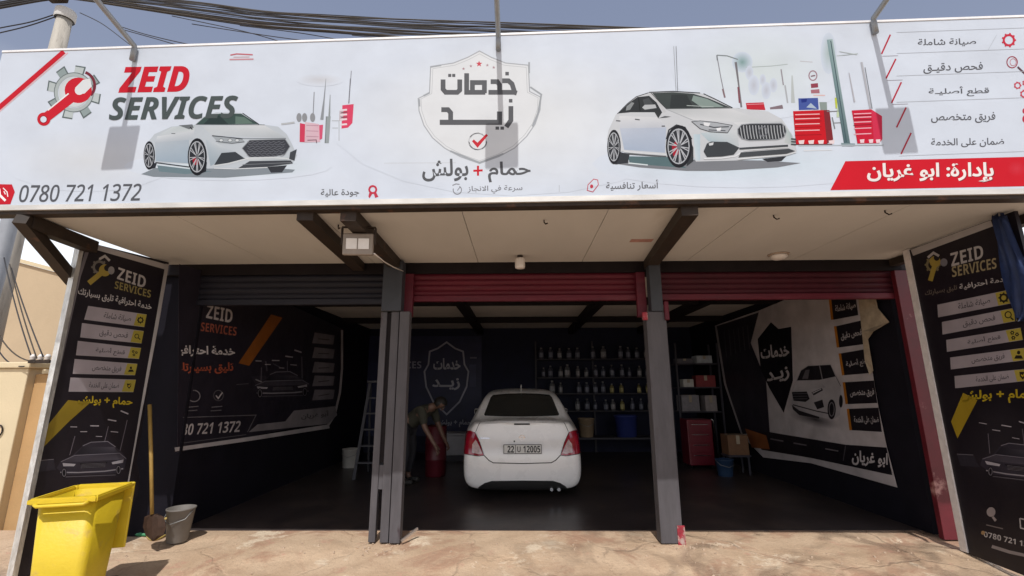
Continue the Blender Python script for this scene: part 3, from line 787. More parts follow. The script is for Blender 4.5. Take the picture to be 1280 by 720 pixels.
for y in (468, 492, 522): A.line(t((840, y + 4), (940, y)), 0.8, rgb(130, 30, 50))
for x in (875, 925, 965): A.poly(t((x, 606), (x + 26, 604), (x + 24, 624), (x + 4, 625)), rgb(244, 225, 230))
A.line(t((530, 640), (1010, 636)), 1.2, rgb(200, 208, 214)); A.line(t((560, 668), (720, 664)), 1.0, rgb(236, 238, 240))
A.line([(845, 58), (847, 115)], 0.7, rgb(140, 144, 150)); A.line([(842, 58), (845, 115)], 0.5, rgb(165, 168, 172))
A.done('printed_workshop', M_VINYL, bill, True)
# -- printed right car
A.g = 1.5
t = T(4.741, 740, 90)
A.poly(t((120, 540), (300, 525), (620, 520), (1000, 525), (1235, 540), (1100, 565), (760, 586), (560, 586), (280, 565)), rgb(160, 163, 168))
A.poly(t((210, 500), (450, 505), (560, 570), (280, 548), (225, 540)), rgb(128, 150, 154)); A.line(t((215, 540), (330, 552)), 1.4, rgb(232, 240, 242))
A.poly(t((1008, 515), (1150, 500), (1122, 528), (1040, 535)), rgb(92, 95, 100))
A.poly(t((88, 400), (98, 345), (140, 255), (162, 235), (210, 188), (262, 150), (335, 122), (480, 118), (640, 126), (705, 145), (830, 213), (1040, 234), (1125, 280), (1190, 380), (1212, 470), (1150, 490), (860, 525), (615, 532), (590, 480), (440, 502), (220, 480), (170, 470)), rgb(219, 222, 225))
A.quad(*t((165, 335), (440, 330), (432, 480), (190, 462)), rgb(210, 216, 226), rgb(204, 212, 224), rgb(196, 206, 220), rgb(190, 201, 216))
A.quad(*t((160, 262), (400, 270), (440, 330), (165, 335)), rgb(228, 230, 232), rgb(226, 228, 230), rgb(214, 218, 224), rgb(216, 220, 226))
A.quad(*t((440, 222), (820, 218), (1050, 300), (600, 290)), rgb(206, 210, 212), rgb(226, 228, 230), rgb(216, 220, 222), rgb(230, 232, 234))
A.quad(*t((600, 370), (640, 370), (640, 525), (612, 525)), rgb(214, 226, 232), rgb(205, 220, 228), rgb(205, 220, 228), rgb(220, 228, 232))
A.quad(*t((640, 362), (860, 345), (870, 440), (690, 412)), rgb(210, 220, 224), rgb(222, 226, 228), rgb(206, 211, 214), rgb(196, 210, 216))
A.quad(*t((835, 300), (1120, 292), (1140, 318), (870, 322)), rgb(230, 232, 234), rgb(214, 217, 220), rgb(200, 204, 208), rgb(222, 225, 227), 3)
A.quad(*t((1150, 330), (1180, 370), (1205, 440), (1140, 420)), rgb(206, 214, 214), rgb(190, 204, 204), rgb(200, 208, 208), rgb(214, 218, 218), 3)
A.line(t((440, 222), (600, 288), (830, 316)), 0.8, rgb(190, 194, 198))
A.poly(t((156, 247), (212, 190), (268, 150), (338, 142), (382, 182), (416, 242), (360, 240), (230, 240)), rgb(84, 88, 92))
A.poly(t((205, 205), (235, 180), (250, 185), (225, 225), (200, 230)), rgb(170, 174, 176)); A.line(t((275, 152), (285, 235)), 1.3, rgb(60, 64, 66)); A.poly(t((300, 165), (335, 155), (365, 195), (310, 198)), rgb(110, 114, 118))
A.line(t((150, 250), (210, 188), (262, 148), (335, 124)), 0.9, rgb(90, 94, 98))
A.poly(t((356, 126), (480, 121), (600, 130), (692, 158), (820, 212), (440, 218), (402, 180)), rgb(100, 108, 108))
A.poly(t((600, 140), (680, 160), (780, 208), (650, 212), (590, 170)), rgb(168, 182, 178)); A.poly(t((470, 135), (560, 135), (600, 212), (460, 216)), rgb(84, 90, 92)); A.line(t((560, 200), (720, 208)), 0.8, rgb(200, 208, 206))
A.line(t((342, 126), (392, 180), (432, 240)), 3.0, rgb(214, 216, 218)); A.line(t((350, 126), (404, 184), (440, 220)), 0.8, rgb(90, 94, 96))
A.line(t((338, 122), (480, 116), (640, 126)), 1.2, rgb(88, 92, 96)); A.line(t((660, 130), (740, 168), (832, 214)), 1.2, rgb(80, 84, 88)); A.line(t((436, 219), (828, 215)), 0.8, rgb(120, 124, 126))
A.poly(t((296, 212), (312, 196), (374, 194), (382, 214), (310, 226)), rgb(206, 209, 212)); A.line(t((296, 213), (312, 226), (382, 216)), 0.7, rgb(110, 114, 118)); A.poly(t((362, 226), (414, 242), (392, 276)), rgb(88, 92, 94)); A.poly(t((392, 276), (430, 262), (470, 266), (440, 272)), rgb(130, 134, 138))
for a, b in (((142, 290), (168, 292)), ((254, 281), (282, 285)), ((412, 322), (432, 322))): A.line(t(a, b), 1.3, rgb(110, 112, 116))
A.line(t((188, 484), (300, 492), (440, 502)), 1.7, rgb(128, 132, 136)); A.line(t((190, 474), (440, 490)), 0.8, rgb(235, 238, 240))
A.poly(t((150, 470), (222, 490), (212, 540), (138, 548)), rgb(88, 92, 98))
wheel(A, t, 130, 445, 40, 102, 4.741, 9)
A.poly(t((570, 380), (600, 450), (600, 530), (560, 560)), rgb(92, 96, 100)); A.line(t((440, 400), (455, 345), (500, 316), (550, 330), (590, 400)), 1.8, rgb(96, 100, 104))
wheel(A, t, 515, 442, 78, 126, 4.741, 10, [(472, 440), (500, 405), (516, 440), (510, 490), (480, 500)])
A.poly(t((590, 296), (640, 291), (730, 300), (830, 318), (802, 362), (700, 356), (640, 338)), rgb(196, 200, 204))
A.line(t((590, 296), (640, 291), (730, 300), (830, 318), (802, 362), (700, 356), (640, 338)), 0.8, rgb(110, 114, 118), closed=True)
A.line(t((640, 312), (720, 330), (810, 326)), 1.3, rgb(96, 100, 106)); A.line(t((690, 345), (790, 350)), 1.2, rgb(110, 114, 120)); A.poly(t((660, 300), (700, 305), (690, 325), (662, 318)), rgb(236, 238, 240)); A.poly(t((735, 335), (765, 330), (760, 350), (740, 350)), rgb(240, 242, 244))
gr = [(862, 340), (885, 314), (940, 308), (1120, 306), (1142, 322), (1150, 355), (1136, 388), (1100, 402), (930, 408), (884, 396), (864, 368)]
A.poly(t(*gr), rgb(92, 95, 100))
for k in range(15):
    x = 882 + k * 18
    A.line(t((x - 4, 318 if k else 330), (x, 356), (x + 8, 398 if k < 14 else 380)), 1.1, rgb(200, 203, 206))
A.ring(*t((1012, 355))[0], 5, 6, 1.4, rgb(150, 153, 158), 18)
A.line(t(*gr), 1.0, rgb(180, 184, 188), closed=True)
A.poly(t((660, 472), (680, 425), (705, 414), (800, 416), (872, 450), (838, 492), (770, 502), (680, 506)), rgb(102, 106, 110)); A.poly(t((690, 425), (720, 418), (715, 435), (694, 438)), rgb(225, 228, 230))
A.line(t((662, 515), (770, 512), (850, 500), (890, 476)), 1.6, rgb(236, 238, 240)); A.line(t((872, 456), (1160, 438)), 2.4, rgb(110, 114, 118))
A.poly(t((880, 478), (1165, 456), (1202, 470), (1150, 486), (866, 508)), rgb(112, 116, 120)); A.line(t((900, 468), (1165, 448)), 1.1, rgb(228, 231, 233)); A.line(t((860, 518), (1150, 494), (1208, 476)), 1.4, rgb(232, 235, 237))
for y in (398, 414, 430): A.line(t((1178, y), (1208, y + 2)), 1.6, rgb(110, 112, 116))
A.done('printed_car', M_VINYL, bill)

# -- right hand list and red bar
A.g = 1.0
t = T(3.2, 1030, 20)
for s, a, b, c in (('صيانة شاملة', (375, 92), (608, 88), (375, 124)), ('فحص دقيـق', (397, 190), (635, 184), (397, 232)), ('قطع أصليـة', (418, 284), (660, 280), (418, 324)), ('فريق متخصص', (428, 387), (685, 384), (428, 430)), ('ضمان على الخدمة', (428, 490), (720, 486), (428, 527))):
    A.text(s, t(a)[0], t(b)[0], t(c)[0], rgb(96, 98, 104), bold=0.012)
    A.done('service_line', M_VINYL, bill)
for a, b in (((265, 75), (230, 152)), ((287, 172), (248, 250)), ((309, 265), (270, 348)), ((328, 366), (290, 446)), ((348, 468), (308, 552))): A.line(t(a, b), 1.9, rgb(188, 44, 66))
for x, y in ((232, 161), (250, 258), (272, 354)): A.line(t((x, y), (x + 64, y - 2)), 0.5, rgb(150, 140, 150))
for y in (66, 150, 240, 345, 560): A.line(t((290 if y < 500 else 300, y), (900, y - 22)), 0.5, rgb(192, 198, 206))
A.line(t((655, 138), (690, 76)), 0.5, rgb(192, 198, 206))
A.done('list_rules', M_VINYL, bill)
def gear(A, c, r, w, col, n=9):
    A.ring(c[0], c[1], r, r, w, col, 24)
    for k in range(n):
        a = 2 * math.pi * k / n
        A.line([(c[0] + r * math.cos(a), c[1] + r * math.sin(a)), (c[0] + (r + w) * math.cos(a), c[1] + (r + w) * math.sin(a))], w * 0.8, col)
gear(A, t((739, 97))[0], 6.4, 2.6, rgb(208, 48, 70)); A.done('gear_icon', M_VINYL, bill)
A.ring(*t((752, 185))[0], 6.5, 7, 1.2, rgb(165, 60, 75)); A.ring(*t((756, 185))[0], 3.8, 4.4, 0.7, rgb(205, 130, 140)); A.line(t((774, 204), (806, 234)), 2.4, rgb(100, 70, 80)); A.done('magnifier_icon', M_VINYL, bill)
gear(A, t((774, 278))[0], 3.4, 1.5, rgb(205, 70, 88), 7); gear(A, t((806, 268))[0], 3.0, 1.4, rgb(205, 70, 88), 7); gear(A, t((800, 312))[0], 3.8, 1.6, rgb(205, 70, 88), 7); A.done('gear_icon', M_VINYL, bill)
A.ell(*t((806, 380))[0], 4, 4, rgb(205, 50, 70)); A.ell(*t((812, 412))[0], 6, 6, rgb(205, 50, 70)); A.done('team_icon', M_VINYL, bill)
A.poly(t((85, 581), (910, 561), (910, 679), (25, 697)), rgb(212, 24, 42)); A.blob(*t((770, 610))[0], 12, 10, rgb(215, 50, 66), rgb(212, 24, 42)); A.done('red_bar', M_VINYL, bill, True)
A.text('بإدارة: ابو غريان', t((175, 592))[0], t((682, 588))[0], t((175, 671))[0], rgb(150, 40, 52), bold=0.028)
A.text('بإدارة: ابو غريان', t((172, 589))[0], t((678, 585))[0], t((172, 668))[0], rgb(246, 240, 236), bold=0.028); A.done('manager_name', M_VINYL, bill)

# ---------------------------------------------------------------- wing signs
M_SIGN = print_mat('wing_vinyl', 0.42, 0.3, 0.95, spec=0.3, wave=0.3)
M_FOIL = mat('foil_tape', (0.62, 0.62, 0.60), 0.35, 0.4, var=0.35, scale=25, bump=0.4, bscale=60, vscale=(1, 1, 0.3))
BLK = rgb(34, 29, 36); YEL = rgb(196, 172, 40); GOLD = rgb(170, 150, 70); PILL = rgb(168, 160, 166); SIL = rgb(190, 186, 186)
PILL_WORDS = ['صيانة شاملة', 'فحص دقيق', 'قطع أصلية', 'فريق متخصص', 'ضمان على الخدمة']
def colour_all(bm, c):
    cl = bm.loops.layers.float_color.get('print') or bm.loops.layers.float_color.new('print')
    for f in bm.faces:
        for l in f.loops: l[cl] = c
def upright_panel(bm, a, b, z0, z1, n, th):
    """A board standing along a-b, its front on that line."""
    vs = []
    for p in (a, b):
        for d in (0, -th):
            for z in (z0, z1):
                vs.append(bm.verts.new((p.x + n.x * d, p.y + n.y * d, z)))
    for f in ((0, 1, 3, 2), (4, 6, 7, 5), (0, 4, 5, 1), (2, 3, 7, 6), (0, 2, 6, 4), (1, 5, 7, 3)):
        bm.faces.new([vs[i] for i in f])
    bmesh.ops.recalc_face_normals(bm, faces=bm.faces)
def yellow_icon(A, c, k, r):
    D = rgb(40, 36, 30)
    if k == 0: gear(A, c, r * .62, r * .34, D, 8)
    elif k == 1: A.ring(c[0] - r * .15, c[1] - r * .15, r * .55, r * .55, r * .2, D, 14); A.line([(c[0] + r * .3, c[1] + r * .35), (c[0] + r * .8, c[1] + r * .8)], r * .28, D)
    elif k == 2:
        for dx, dy in ((-.4, -.4), (.45, -.1), (-.2, .5)): gear(A, (c[0] + dx * r, c[1] + dy * r), r * .22, r * .18, D, 6)
    elif k == 3: A.ell(c[0], c[1] - r * .4, r * .3, r * .35, D); A.poly([(c[0] - r * .8, c[1] + r * .7), (c[0] - r * .5, c[1] + r * .1), (c[0] + r * .5, c[1] + r * .1), (c[0] + r * .8, c[1] + r * .7)], D)
    else: A.poly([(c[0] - r * .6, c[1] - r * .6), (c[0] + r * .6, c[1] - r * .6), (c[0] + r * .5, c[1] + r * .2), (c[0], c[1] + r * .8), (c[0] - r * .5, c[1] + r * .2)], D); A.line([(c[0] - r * .3, c[1] - r * .1), (c[0], c[1] + r * .2), (c[0] + r * .4, c[1] - r * .4)], r * .2, YEL)

# left wing
P1, P2 = onZ(103, 301, 2.95), onZ(211, 328, 2.95)
d = (P2 - P1); d.z = 0; d.normalize()
nL = Vector((d.y, -d.x, 0))
print('LEFT WING', P1, P2, nL)
wl = thing('wing_sign', 'tall black sign with silver edge standing behind the yellow bin', 'sign', (P1.x, P1.y, 0.0), group='black upright signs at the ends of the front')
bm = newbm(); upright_panel(bm, P1, P2, -0.04, 2.95, nL, 0.03); colour_all(bm, BLK); obj('board', bm, M_SIGN, wl, world=True)
bm = newbm(); bar(bm, P1 - d * 0.012 + Vector((0, 0, -3.0)), P1 - d * 0.012 + Vector((0, 0, 0.0)), 0.05, 0.045); obj('edge_trim', bm, M_FOIL, wl, world=True)
bm = newbm()
for q in (P1 + d * 0.1, P2 - d * 0.1):
    q = q - nL * 0.06; box(bm, q.x - 0.025, q.x + 0.025, q.y - 0.025, q.y + 0.025, -0.05, 2.93)
obj('frame', bm, M_BEAM, wl, world=True)
A = Art(P1, nL, 0.001)
t = T(3.273, 0, 280)
A.blob(115, 600, 60, 60, rgb(44, 38, 46), BLK)
A.line([(117, 308), (208, 334)], 6.5, SIL); A.line([(209, 330), (196, 405), (183, 476), (168, 560), (150, 660)], [4.5, 4.5, 3.5, 2.0, 1.5], SIL); A.line([(112, 304), (99, 345), (68, 490), (20, 700)], [5, 4, 2, 2], rgb(120, 116, 122))
A.done('border', M_SIGN, wl)
c = (127, 344)
gear(A, (124, 334), 7, 3, rgb(120, 116, 110), 8); A.line([(111, 354), (128, 340)], 6.5, GOLD); A.ell(131, 338, 7.5, 7.5, GOLD); A.ell(134, 335, 4, 4, BLK); A.line([(124, 324), (131, 320), (137, 326)], 3, SIL); A.ell(139, 338, 4, 5, rgb(150, 148, 150))
A.done('wrench_emblem', M_SIGN, wl)
A.text(bold_sans('ZEID'), (148, 334), (183, 346), (146, 348.5), SIL); A.done('shop_name', M_SIGN, wl)
A.text(bold_sans('SERVICES'), (144, 351), (189, 363), (143, 360.5), rgb(150, 138, 88)); A.done('shop_name', M_SIGN, wl)
A.text('خدمة احترافية تليق بسيارتك', (98, 359), (190, 379), (97, 370), SIL, bold=0.02); A.done('slogan', M_SIGN, wl)
pz = [((360, 335), (600, 370), (590, 422), (344, 391)), ((335, 405), (588, 438), (578, 489), (328, 464)), ((318, 478), (577, 507), (568, 552), (310, 537)), ((305, 552), (562, 572), (552, 619), (297, 613)), ((288, 628), (556, 637), (545, 688), (280, 686))]
for i, q in enumerate(pz):
    a, b, cc, dd = t(*q)
    A.poly([a, b, cc, dd], PILL)
    L = lambda u, v: ((a[0] + (b[0] - a[0]) * u) * (1 - v) + (dd[0] + (cc[0] - dd[0]) * u) * v, (a[1] + (b[1] - a[1]) * u) * (1 - v) + (dd[1] + (cc[1] - dd[1]) * u) * v)
    A.poly([L(.84, .04), L(1, .02), L(1, .98), L(.82, .96)], rgb(172, 158, 66)); yellow_icon(A, L(.915, .5), i, 4.6)
    A.text(PILL_WORDS[i], L(.3, .26), L(.76, .26), L(.3, .8), rgb(74, 70, 78), bold=0.01)
    A.done('service_strip', M_SIGN, wl)
A.text('حمام + بولش', (98, 494), (166, 497), (97, 508), YEL, bold=0.03); A.done('service_line', M_SIGN, wl)
A.poly([(85, 500), (113, 503), (86, 527), (50, 563), (52, 541)], rgb(150, 128, 40)); A.done('yellow_stripe', M_SIGN, wl)
def wing_car(A, f):
    """The dim car picture at the foot of a wing sign, under rows of ceiling lights."""
    F = lambda *P: [f(u, v) for u, v in P]
    for (u, v), (u2, v2), w in (((.36, -.95), (.50, -.93), 1.3), ((.62, -1.15), (.76, -1.08), 1.5), ((.80, -1.45), (.93, -1.32), 1.7), ((.22, -.75), (.33, -.74), 1.0), ((.70, -.70), (.82, -.66), 1.0), ((.05, -.95), (.16, -.93), .9), ((.48, -.55), (.58, -.53), .8)):
        A.line(F((u, v), (u2, v2)), w, rgb(176, 170, 178))
    for u, h in ((.62, .9), (.90, 1.1), (.12, .6)): A.line(F((u + .03, -h), (u, .1)), .9, rgb(112, 106, 116))
    A.poly(F((-.05, .55), (.0, .30), (.16, .12), (.30, -.22), (.42, -.34), (.68, -.34), (.82, -.12), (.95, .12), (1.03, .35), (1.02, .72), (.9, .86), (.1, .84)), rgb(54, 50, 60))
    A.quad(*F((.30, -.18), (.80, -.12), (.88, .10), (.20, .10)), rgb(40, 38, 46), rgb(84, 80, 90), rgb(60, 58, 68), rgb(34, 32, 40))
    A.quad(*F((.16, .16), (.92, .14), (1.0, .36), (.02, .36)), rgb(74, 70, 80), rgb(66, 62, 72), rgb(92, 88, 98), rgb(60, 56, 66))
    A.line(F((.30, -.22), (.42, -.34), (.68, -.34), (.82, -.12)), .9, rgb(130, 126, 136)); A.line(F((.0, .33), (.20, .12), (.90, .12), (1.02, .34)), .9, rgb(120, 116, 126))
    A.poly(F((.03, .38), (.24, .44), (.22, .52), (.05, .50)), rgb(178, 174, 182)); A.poly(F((.98, .36), (.80, .44), (.82, .52), (.98, .48)), rgb(178, 174, 182))
    A.poly(F((.30, .42), (.74, .42), (.68, .62), (.36, .62)), rgb(24, 22, 28))
    for k in range(4): A.line(F((.33, .46 + .045 * k), (.71, .46 + .045 * k)), .5, rgb(110, 106, 114))
    A.line(F((.02, .72), (.30, .76), (.72, .76), (1.0, .70)), 1.5, rgb(150, 146, 154)); A.line(F((.10, .90), (.90, .92)), 1.0, rgb(100, 96, 104))
    for u in (.08, .93): A.ell(*f(u, .74), 3.4, 6.5, rgb(22, 20, 26)); A.ring(*f(u, .74), 2.2, 4.6, .9, rgb(120, 116, 124), 14)
    A.poly(F((-.35, .25), (-.12, .22), (-.06, .62), (-.33, .66)), rgb(48, 45, 54)); A.line(F((-.35, .25), (-.12, .22)), .8, rgb(110, 106, 114))
wing_car(A, lambda u, v: (78 + u * 80 - v * 6, 566 + v * 34 - u * 4))
A.done('printed_car', M_SIGN, wl)

# right wing
Q1, Q2 = onZ(1132, 313, 2.96), onZ(1244, 271, 2.96)
d = (Q2 - Q1); d.z = 0; d.normalize()
nR = Vector((d.y, -d.x, 0))
if nR.dot(C0 - Q1) < 0: nR = -nR
Q3 = Q2 + d * 0.16
wr = thing('wing_sign', 'tall black sign with white inner edge and a blue sheet over its corner', 'sign', (Q1.x, Q1.y, 0.0), group='black upright signs at the ends of the front')
bm = newbm(); upright_panel(bm, Q1, Q3, -0.01, 2.95, nR, 0.03); colour_all(bm, BLK); obj('board', bm, M_SIGN, wr, world=True)
bm = newbm(); bar(bm, Q1 + d * 0.012 + nR * 0.004 + Vector((0, 0, -2.96)), Q1 + d * 0.012 + nR * 0.004, 0.02, 0.075, up=d); obj('edge_trim', bm, mat('white_edge_tape', (0.74, 0.70, 0.68), 0.5, var=0.15, scale=14, bump=0.2, bscale=40), wr, world=True)
bm = newbm()
for q in (Q1 + d * 0.1, Q2):
    q = q - nR * 0.07; box(bm, q.x - 0.025, q.x + 0.025, q.y - 0.025, q.y + 0.025, -0.05, 2.94)
obj('frame', bm, M_BEAM, wr, world=True)
A = Art(Q1, nR, 0.001)
t = T(3.275, 1120, 260)
A.blob(1250, 560, 50, 60, rgb(46, 42, 48), BLK)
A.line([(1140, 316), (1240, 279)], 8, SIL); A.done('border', M_SIGN, wr)
gear(A, (1166, 331), 7, 3, rgb(130, 120, 90), 8); A.line([(1163, 351), (1169, 330)], 6, GOLD); A.ell(1169, 327, 7, 7, GOLD); A.ell(1171, 322, 3.6, 4, BLK); A.line([(1160, 322), (1167, 316), (1174, 320)], 3, SIL); A.ell(1180, 328, 4.5, 5, rgb(130, 130, 140)); A.done('wrench_emblem', M_SIGN, wr)
A.text(bold_sans('ZEID'), t((222, 186))[0], t((354, 150))[0], t((228, 240))[0], SIL); A.done('shop_name', M_SIGN, wr)
A.text(bold_sans('SERVICES'), t((228, 240))[0], t((410, 203))[0], t((231, 284))[0], rgb(165, 152, 118)); A.done('shop_name', M_SIGN, wr)
A.text('خدمة احترافية', t((258, 312))[0], t((462, 275))[0], t((262, 340))[0], SIL, bold=0.02); A.text('تليق بسيارتك', t((118, 338))[0], t((250, 314))[0], t((120, 364))[0], rgb(110, 100, 92), bold=0.02); A.done('slogan', M_SIGN, wr)
pz = [((170, 396), (466, 334), (474, 390), (173, 448)), ((188, 467), (488, 408), (496, 462), (191, 518)), ((206, 540), (510, 490), (520, 540), (209, 589)), ((222, 612), (528, 572), (536, 622), (225, 661)), ((240, 688), (545, 657), (552, 706), (243, 738))]
for i, q in enumerate(pz):
    a, b, cc, dd = t(*q)
    A.poly([a, b, cc, dd], PILL)
    L = lambda u, v: ((a[0] + (b[0] - a[0]) * u) * (1 - v) + (dd[0] + (cc[0] - dd[0]) * u) * v, (a[1] + (b[1] - a[1]) * u) * (1 - v) + (dd[1] + (cc[1] - dd[1]) * u) * v)
    A.poly([L(.80, .03), L(1, .02), L(1, .98), L(.82, .97)], rgb(180, 164, 70)); yellow_icon(A, L(.905, .5), i, 7)
    A.text(PILL_WORDS[i], L(.28, .22), L(.72, .22), L(.28, .8), rgb(70, 66, 74), bold=0.01)
    A.done('service_strip', M_SIGN, wr)
A.text('حمام + بولش', (1201, 488), (1294, 486), (1201, 505), YEL, bold=0.03); A.done('service_line', M_SIGN, wr)
A.poly([(1204, 491), (1222, 500), (1197, 548), (1189, 527)], rgb(172, 146, 40)); A.done('yellow_stripe', M_SIGN, wr)
wing_car(A, lambda u, v: (1226 + u * 90 + v * 7, 562 + v * 36 + u * 10))
A.done('printed_car', M_SIGN, wr)
A.ell(1239, 640, 5.5, 6, rgb(160, 150, 150)); A.line([(1241, 646), (1245, 651)], 3, rgb(160, 150, 150)); A.line([(1233, 656), (1254, 661)], 1.4, rgb(120, 112, 112)); A.line([(1275, 648), (1284, 650), (1284, 662), (1276, 660), (1275, 648)], 1.6, SIL)
A.text(bold_sans('0780 721 1372'), (1230, 664), (1296, 680), (1230, 671), SIL); A.line([(1240, 683), (1262, 690), (1290, 696)], 4, rgb(150, 142, 142)); A.ell(1229, 666, 2.5, 2.5, rgb(170, 140, 100)); A.done('phone_number', M_SIGN, wr)

# ---------------------------------------------------------------- banners inside
def sheet(name, pts, p, n, th, m, parent, col):
    """A hanging vinyl sheet of that outline, a few millimetres thick."""
    bm = newbm(); p = Vector(p); n = Vector(n)
    P = [onP(x, y, p, n) for x, y in pts]
    tri = tessellate_polygon([[Vector((x, y, 0)) for x, y in pts]])
    f = [bm.verts.new(q) for q in P]; b = [bm.verts.new(q - n * th) for q in P]
    for tr in tri:
        bm.faces.new([f[i] for i in tr]); bm.faces.new([b[i] for i in reversed(tr)])
    k = len(P)
    for i in range(k): bm.faces.new((f[i], f[(i + 1) % k], b[(i + 1) % k], b[i]))
    bmesh.ops.recalc_face_normals(bm, faces=bm.faces)
    colour_all(bm, col)
    return obj(name, bm, m, parent, world=True)
M_INNER = print_mat('inner_banner_vinyl', 0.45, 0.35, 0.9, spec=0.25, wave=0.35)
DK = rgb(46, 42, 52); GW = rgb(205, 198, 200)
nW = Vector((1, 0, 0)); pW = Vector((XL + 0.012, 7, 1))
bl = thing('inner_banner', 'dark wide banner with phone number hanging on the left inner wall', 'banner', (XL, 7, 1.0))
sheet('sheet', [(224, 330), (300, 352), (428, 411), (427, 470), (421, 505), (406, 526), (222, 566)], pW, nW, 0.004, M_INNER, bl, DK)
A = Art(pW, nW, 0.001); t = T(3.274, 210, 360)
A.line(t((712, 172), (712, 330), (703, 430), (682, 520), (655, 562)), 2.8, GW); A.line(t((28, 661), (330, 618), (660, 566)), 5, GW); A.done('border', M_INNER, bl)
A.text(bold_sans('ZEID'), t((160, 68))[0], t((266, 90))[0], t((155, 122))[0], GW); A.done('shop_name', M_INNER, bl)
A.text(bold_sans('SERVICES'), t((136, 140))[0], t((282, 160))[0], t((133, 176))[0], rgb(170, 95, 75)); A.done('shop_name', M_INNER, bl)
A.text('خدمة احترافية', t((25, 232))[0], t((274, 240))[0], t((25, 278))[0], rgb(225, 220, 222), bold=0.03, cut=226); A.done('slogan', M_INNER, bl)
A.text('تليق بسيارتك', t((30, 305))[0], t((268, 304))[0], t((30, 352))[0], rgb(180, 92, 66), bold=0.03, cut=226); A.done('slogan', M_INNER, bl)
A.ring(*t((106, 442))[0], 7.5, 7, 1.2, rgb(150, 146, 152), 20, -100, 130); A.ring(*t((206, 440))[0], 6, 6.5, .8, rgb(110, 106, 112)); A.line(t((196, 440), (205, 452), (222, 428)), 1.4, GW)
for x in (80, 178):
    A.line(t((x, 488), (x + 44, 484)), 1.2, rgb(130, 126, 132)); A.line(t((x - 4, 503), (x + 40, 500)), 1.2, rgb(120, 116, 122))
A.line(t((60, 530), (360, 520), (325, 590)), 1.0, rgb(120, 116, 122)); A.line(t((55, 635), (320, 600)), 0.8, rgb(120, 116, 122)); A.done('icon_row', M_INNER, bl)
A.text(bold_sans('0780 721 1372'), t((12, 560))[0], t((298, 543))[0], t((8, 606))[0], GW, shear=0.15, cut=224); A.done('phone_number', M_INNER, bl)
A.poly(t((422, 108), (468, 122), (332, 318), (288, 308)), rgb(160, 96, 40)); A.done('orange_stripe', M_INNER, bl)
A.poly(t((330, 590), (366, 558), (480, 546), (515, 502), (684, 484), (692, 520), (655, 556), (480, 574)), rgb(150, 144, 148)); A.text('أبو غريان', t((545, 512))[0], t((660, 500))[0], t((545, 540))[0], rgb(70, 66, 72), bold=0.02); A.done('name_strip', M_INNER, bl)
for i, y in enumerate((182, 242, 302, 358, 416)):
    A.poly(t((600, y), (682, y + 12 - i * 3), (676, y + 50 - i * 3), (590, y + 44)), rgb(140, 134, 140)); A.line(t((615, y + 26), (660, y + 30 - i * 3)), 1.2, rgb(80, 76, 82)); A.done('service_strip', M_INNER, bl)
A.poly(t((340, 362), (400, 358), (410, 395), (360, 400)), rgb(60, 56, 66)); A.line(t((358, 374), (400, 392)), 1.6, rgb(150, 146, 152)); A.line(t((470, 372), (520, 370), (560, 392)), 2.6, rgb(120, 116, 122)); A.line(t((400, 300), (405, 340)), 1.6, rgb(90, 86, 96)); A.line(t((430, 310), (470, 330)), 1, rgb(90, 86, 96)); wing_car(A, lambda u, v: (318 + u * 66 + v * 2, 474 + v * 24 - u * 2)); A.done('printed_car', M_INNER, bl)

nW2 = Vector((-1, 0, 0)); pW2 = Vector((XR - 0.012, 7, 1))
brn = thing('inner_banner', 'torn pale banner with a printed white car on the right inner wall', 'banner', (XR, 7, 1.0))
t = T(2.768, 880, 360)
sheet('sheet', t((38, 130), (190, 78), (330, 20), (430, -20), (540, -30), (536, 20), (548, 90), (560, 180), (582, 290), (600, 400), (632, 552), (668, 690), (370, 606), (205, 586), (130, 510), (70, 330)), pW2, nW2, 0.004, M_INNER, brn, GW)
A = Art(pW2, nW2, 0.001)
A.poly(t((44, 132), (190, 84), (162, 190), (215, 320), (228, 500), (130, 505), (76, 330)), DK)
for k in range(6): A.line(t((70 + k * 16, 150 - k * 4), (78 + k * 16, 240 - k * 6)), 1.0, rgb(96, 92, 100))
A.line(t((40, 130), (72, 330), (132, 508)), 2, rgb(180, 174, 178)); A.done('dark_corner', M_INNER, brn)
A.poly(t((186, 176), (232, 118), (258, 142), (302, 134), (308, 320), (276, 432), (226, 346), (196, 280)), rgb(22, 20, 26)); A.done('shield_emblem', M_INNER, brn, True)
A.text('خدمات', t((194, 200))[0], t((292, 190))[0], t((198, 246))[0], GW, bold=0.03); A.text('زيـد', t((214, 290))[0], t((292, 270))[0], t((220, 338))[0], GW, bold=0.03); A.done('shop_name', M_INNER, brn)
A.blob(*t((385, 455))[0], 34, 9, rgb(60, 56, 62), GW, 14)
A.poly(t((304, 352), (318, 322), (336, 282), (360, 268), (438, 264), (458, 300), (472, 330), (476, 400), (470, 440), (446, 456), (400, 446), (330, 424), (304, 404)), rgb(186, 182, 186))
A.poly(t((336, 286), (360, 270), (438, 266), (456, 306), (400, 318), (322, 320)), rgb(38, 36, 42))
A.poly(t((340, 314), (352, 284), (366, 282), (360, 314)), rgb(112, 108, 114)); A.line(t((400, 268), (410, 316)), 1.2, rgb(150, 146, 150))
A.quad(*t((318, 324), (400, 320), (420, 344), (308, 354)), rgb(205, 200, 204), rgb(190, 186, 190), rgb(168, 164, 168), rgb(196, 192, 196), 3)
A.poly(t((304, 360), (356, 358), (366, 384), (352, 394), (310, 390)), rgb(30, 28, 34))
for k in range(3): A.line(t((308, 366 + k * 9), (358, 365 + k * 9)), .6, rgb(120, 116, 122))
A.poly(t((372, 362), (408, 346), (412, 354), (380, 372)), rgb(60, 58, 64)); A.line(t((376, 364), (406, 350)), .8, rgb(220, 216, 220))
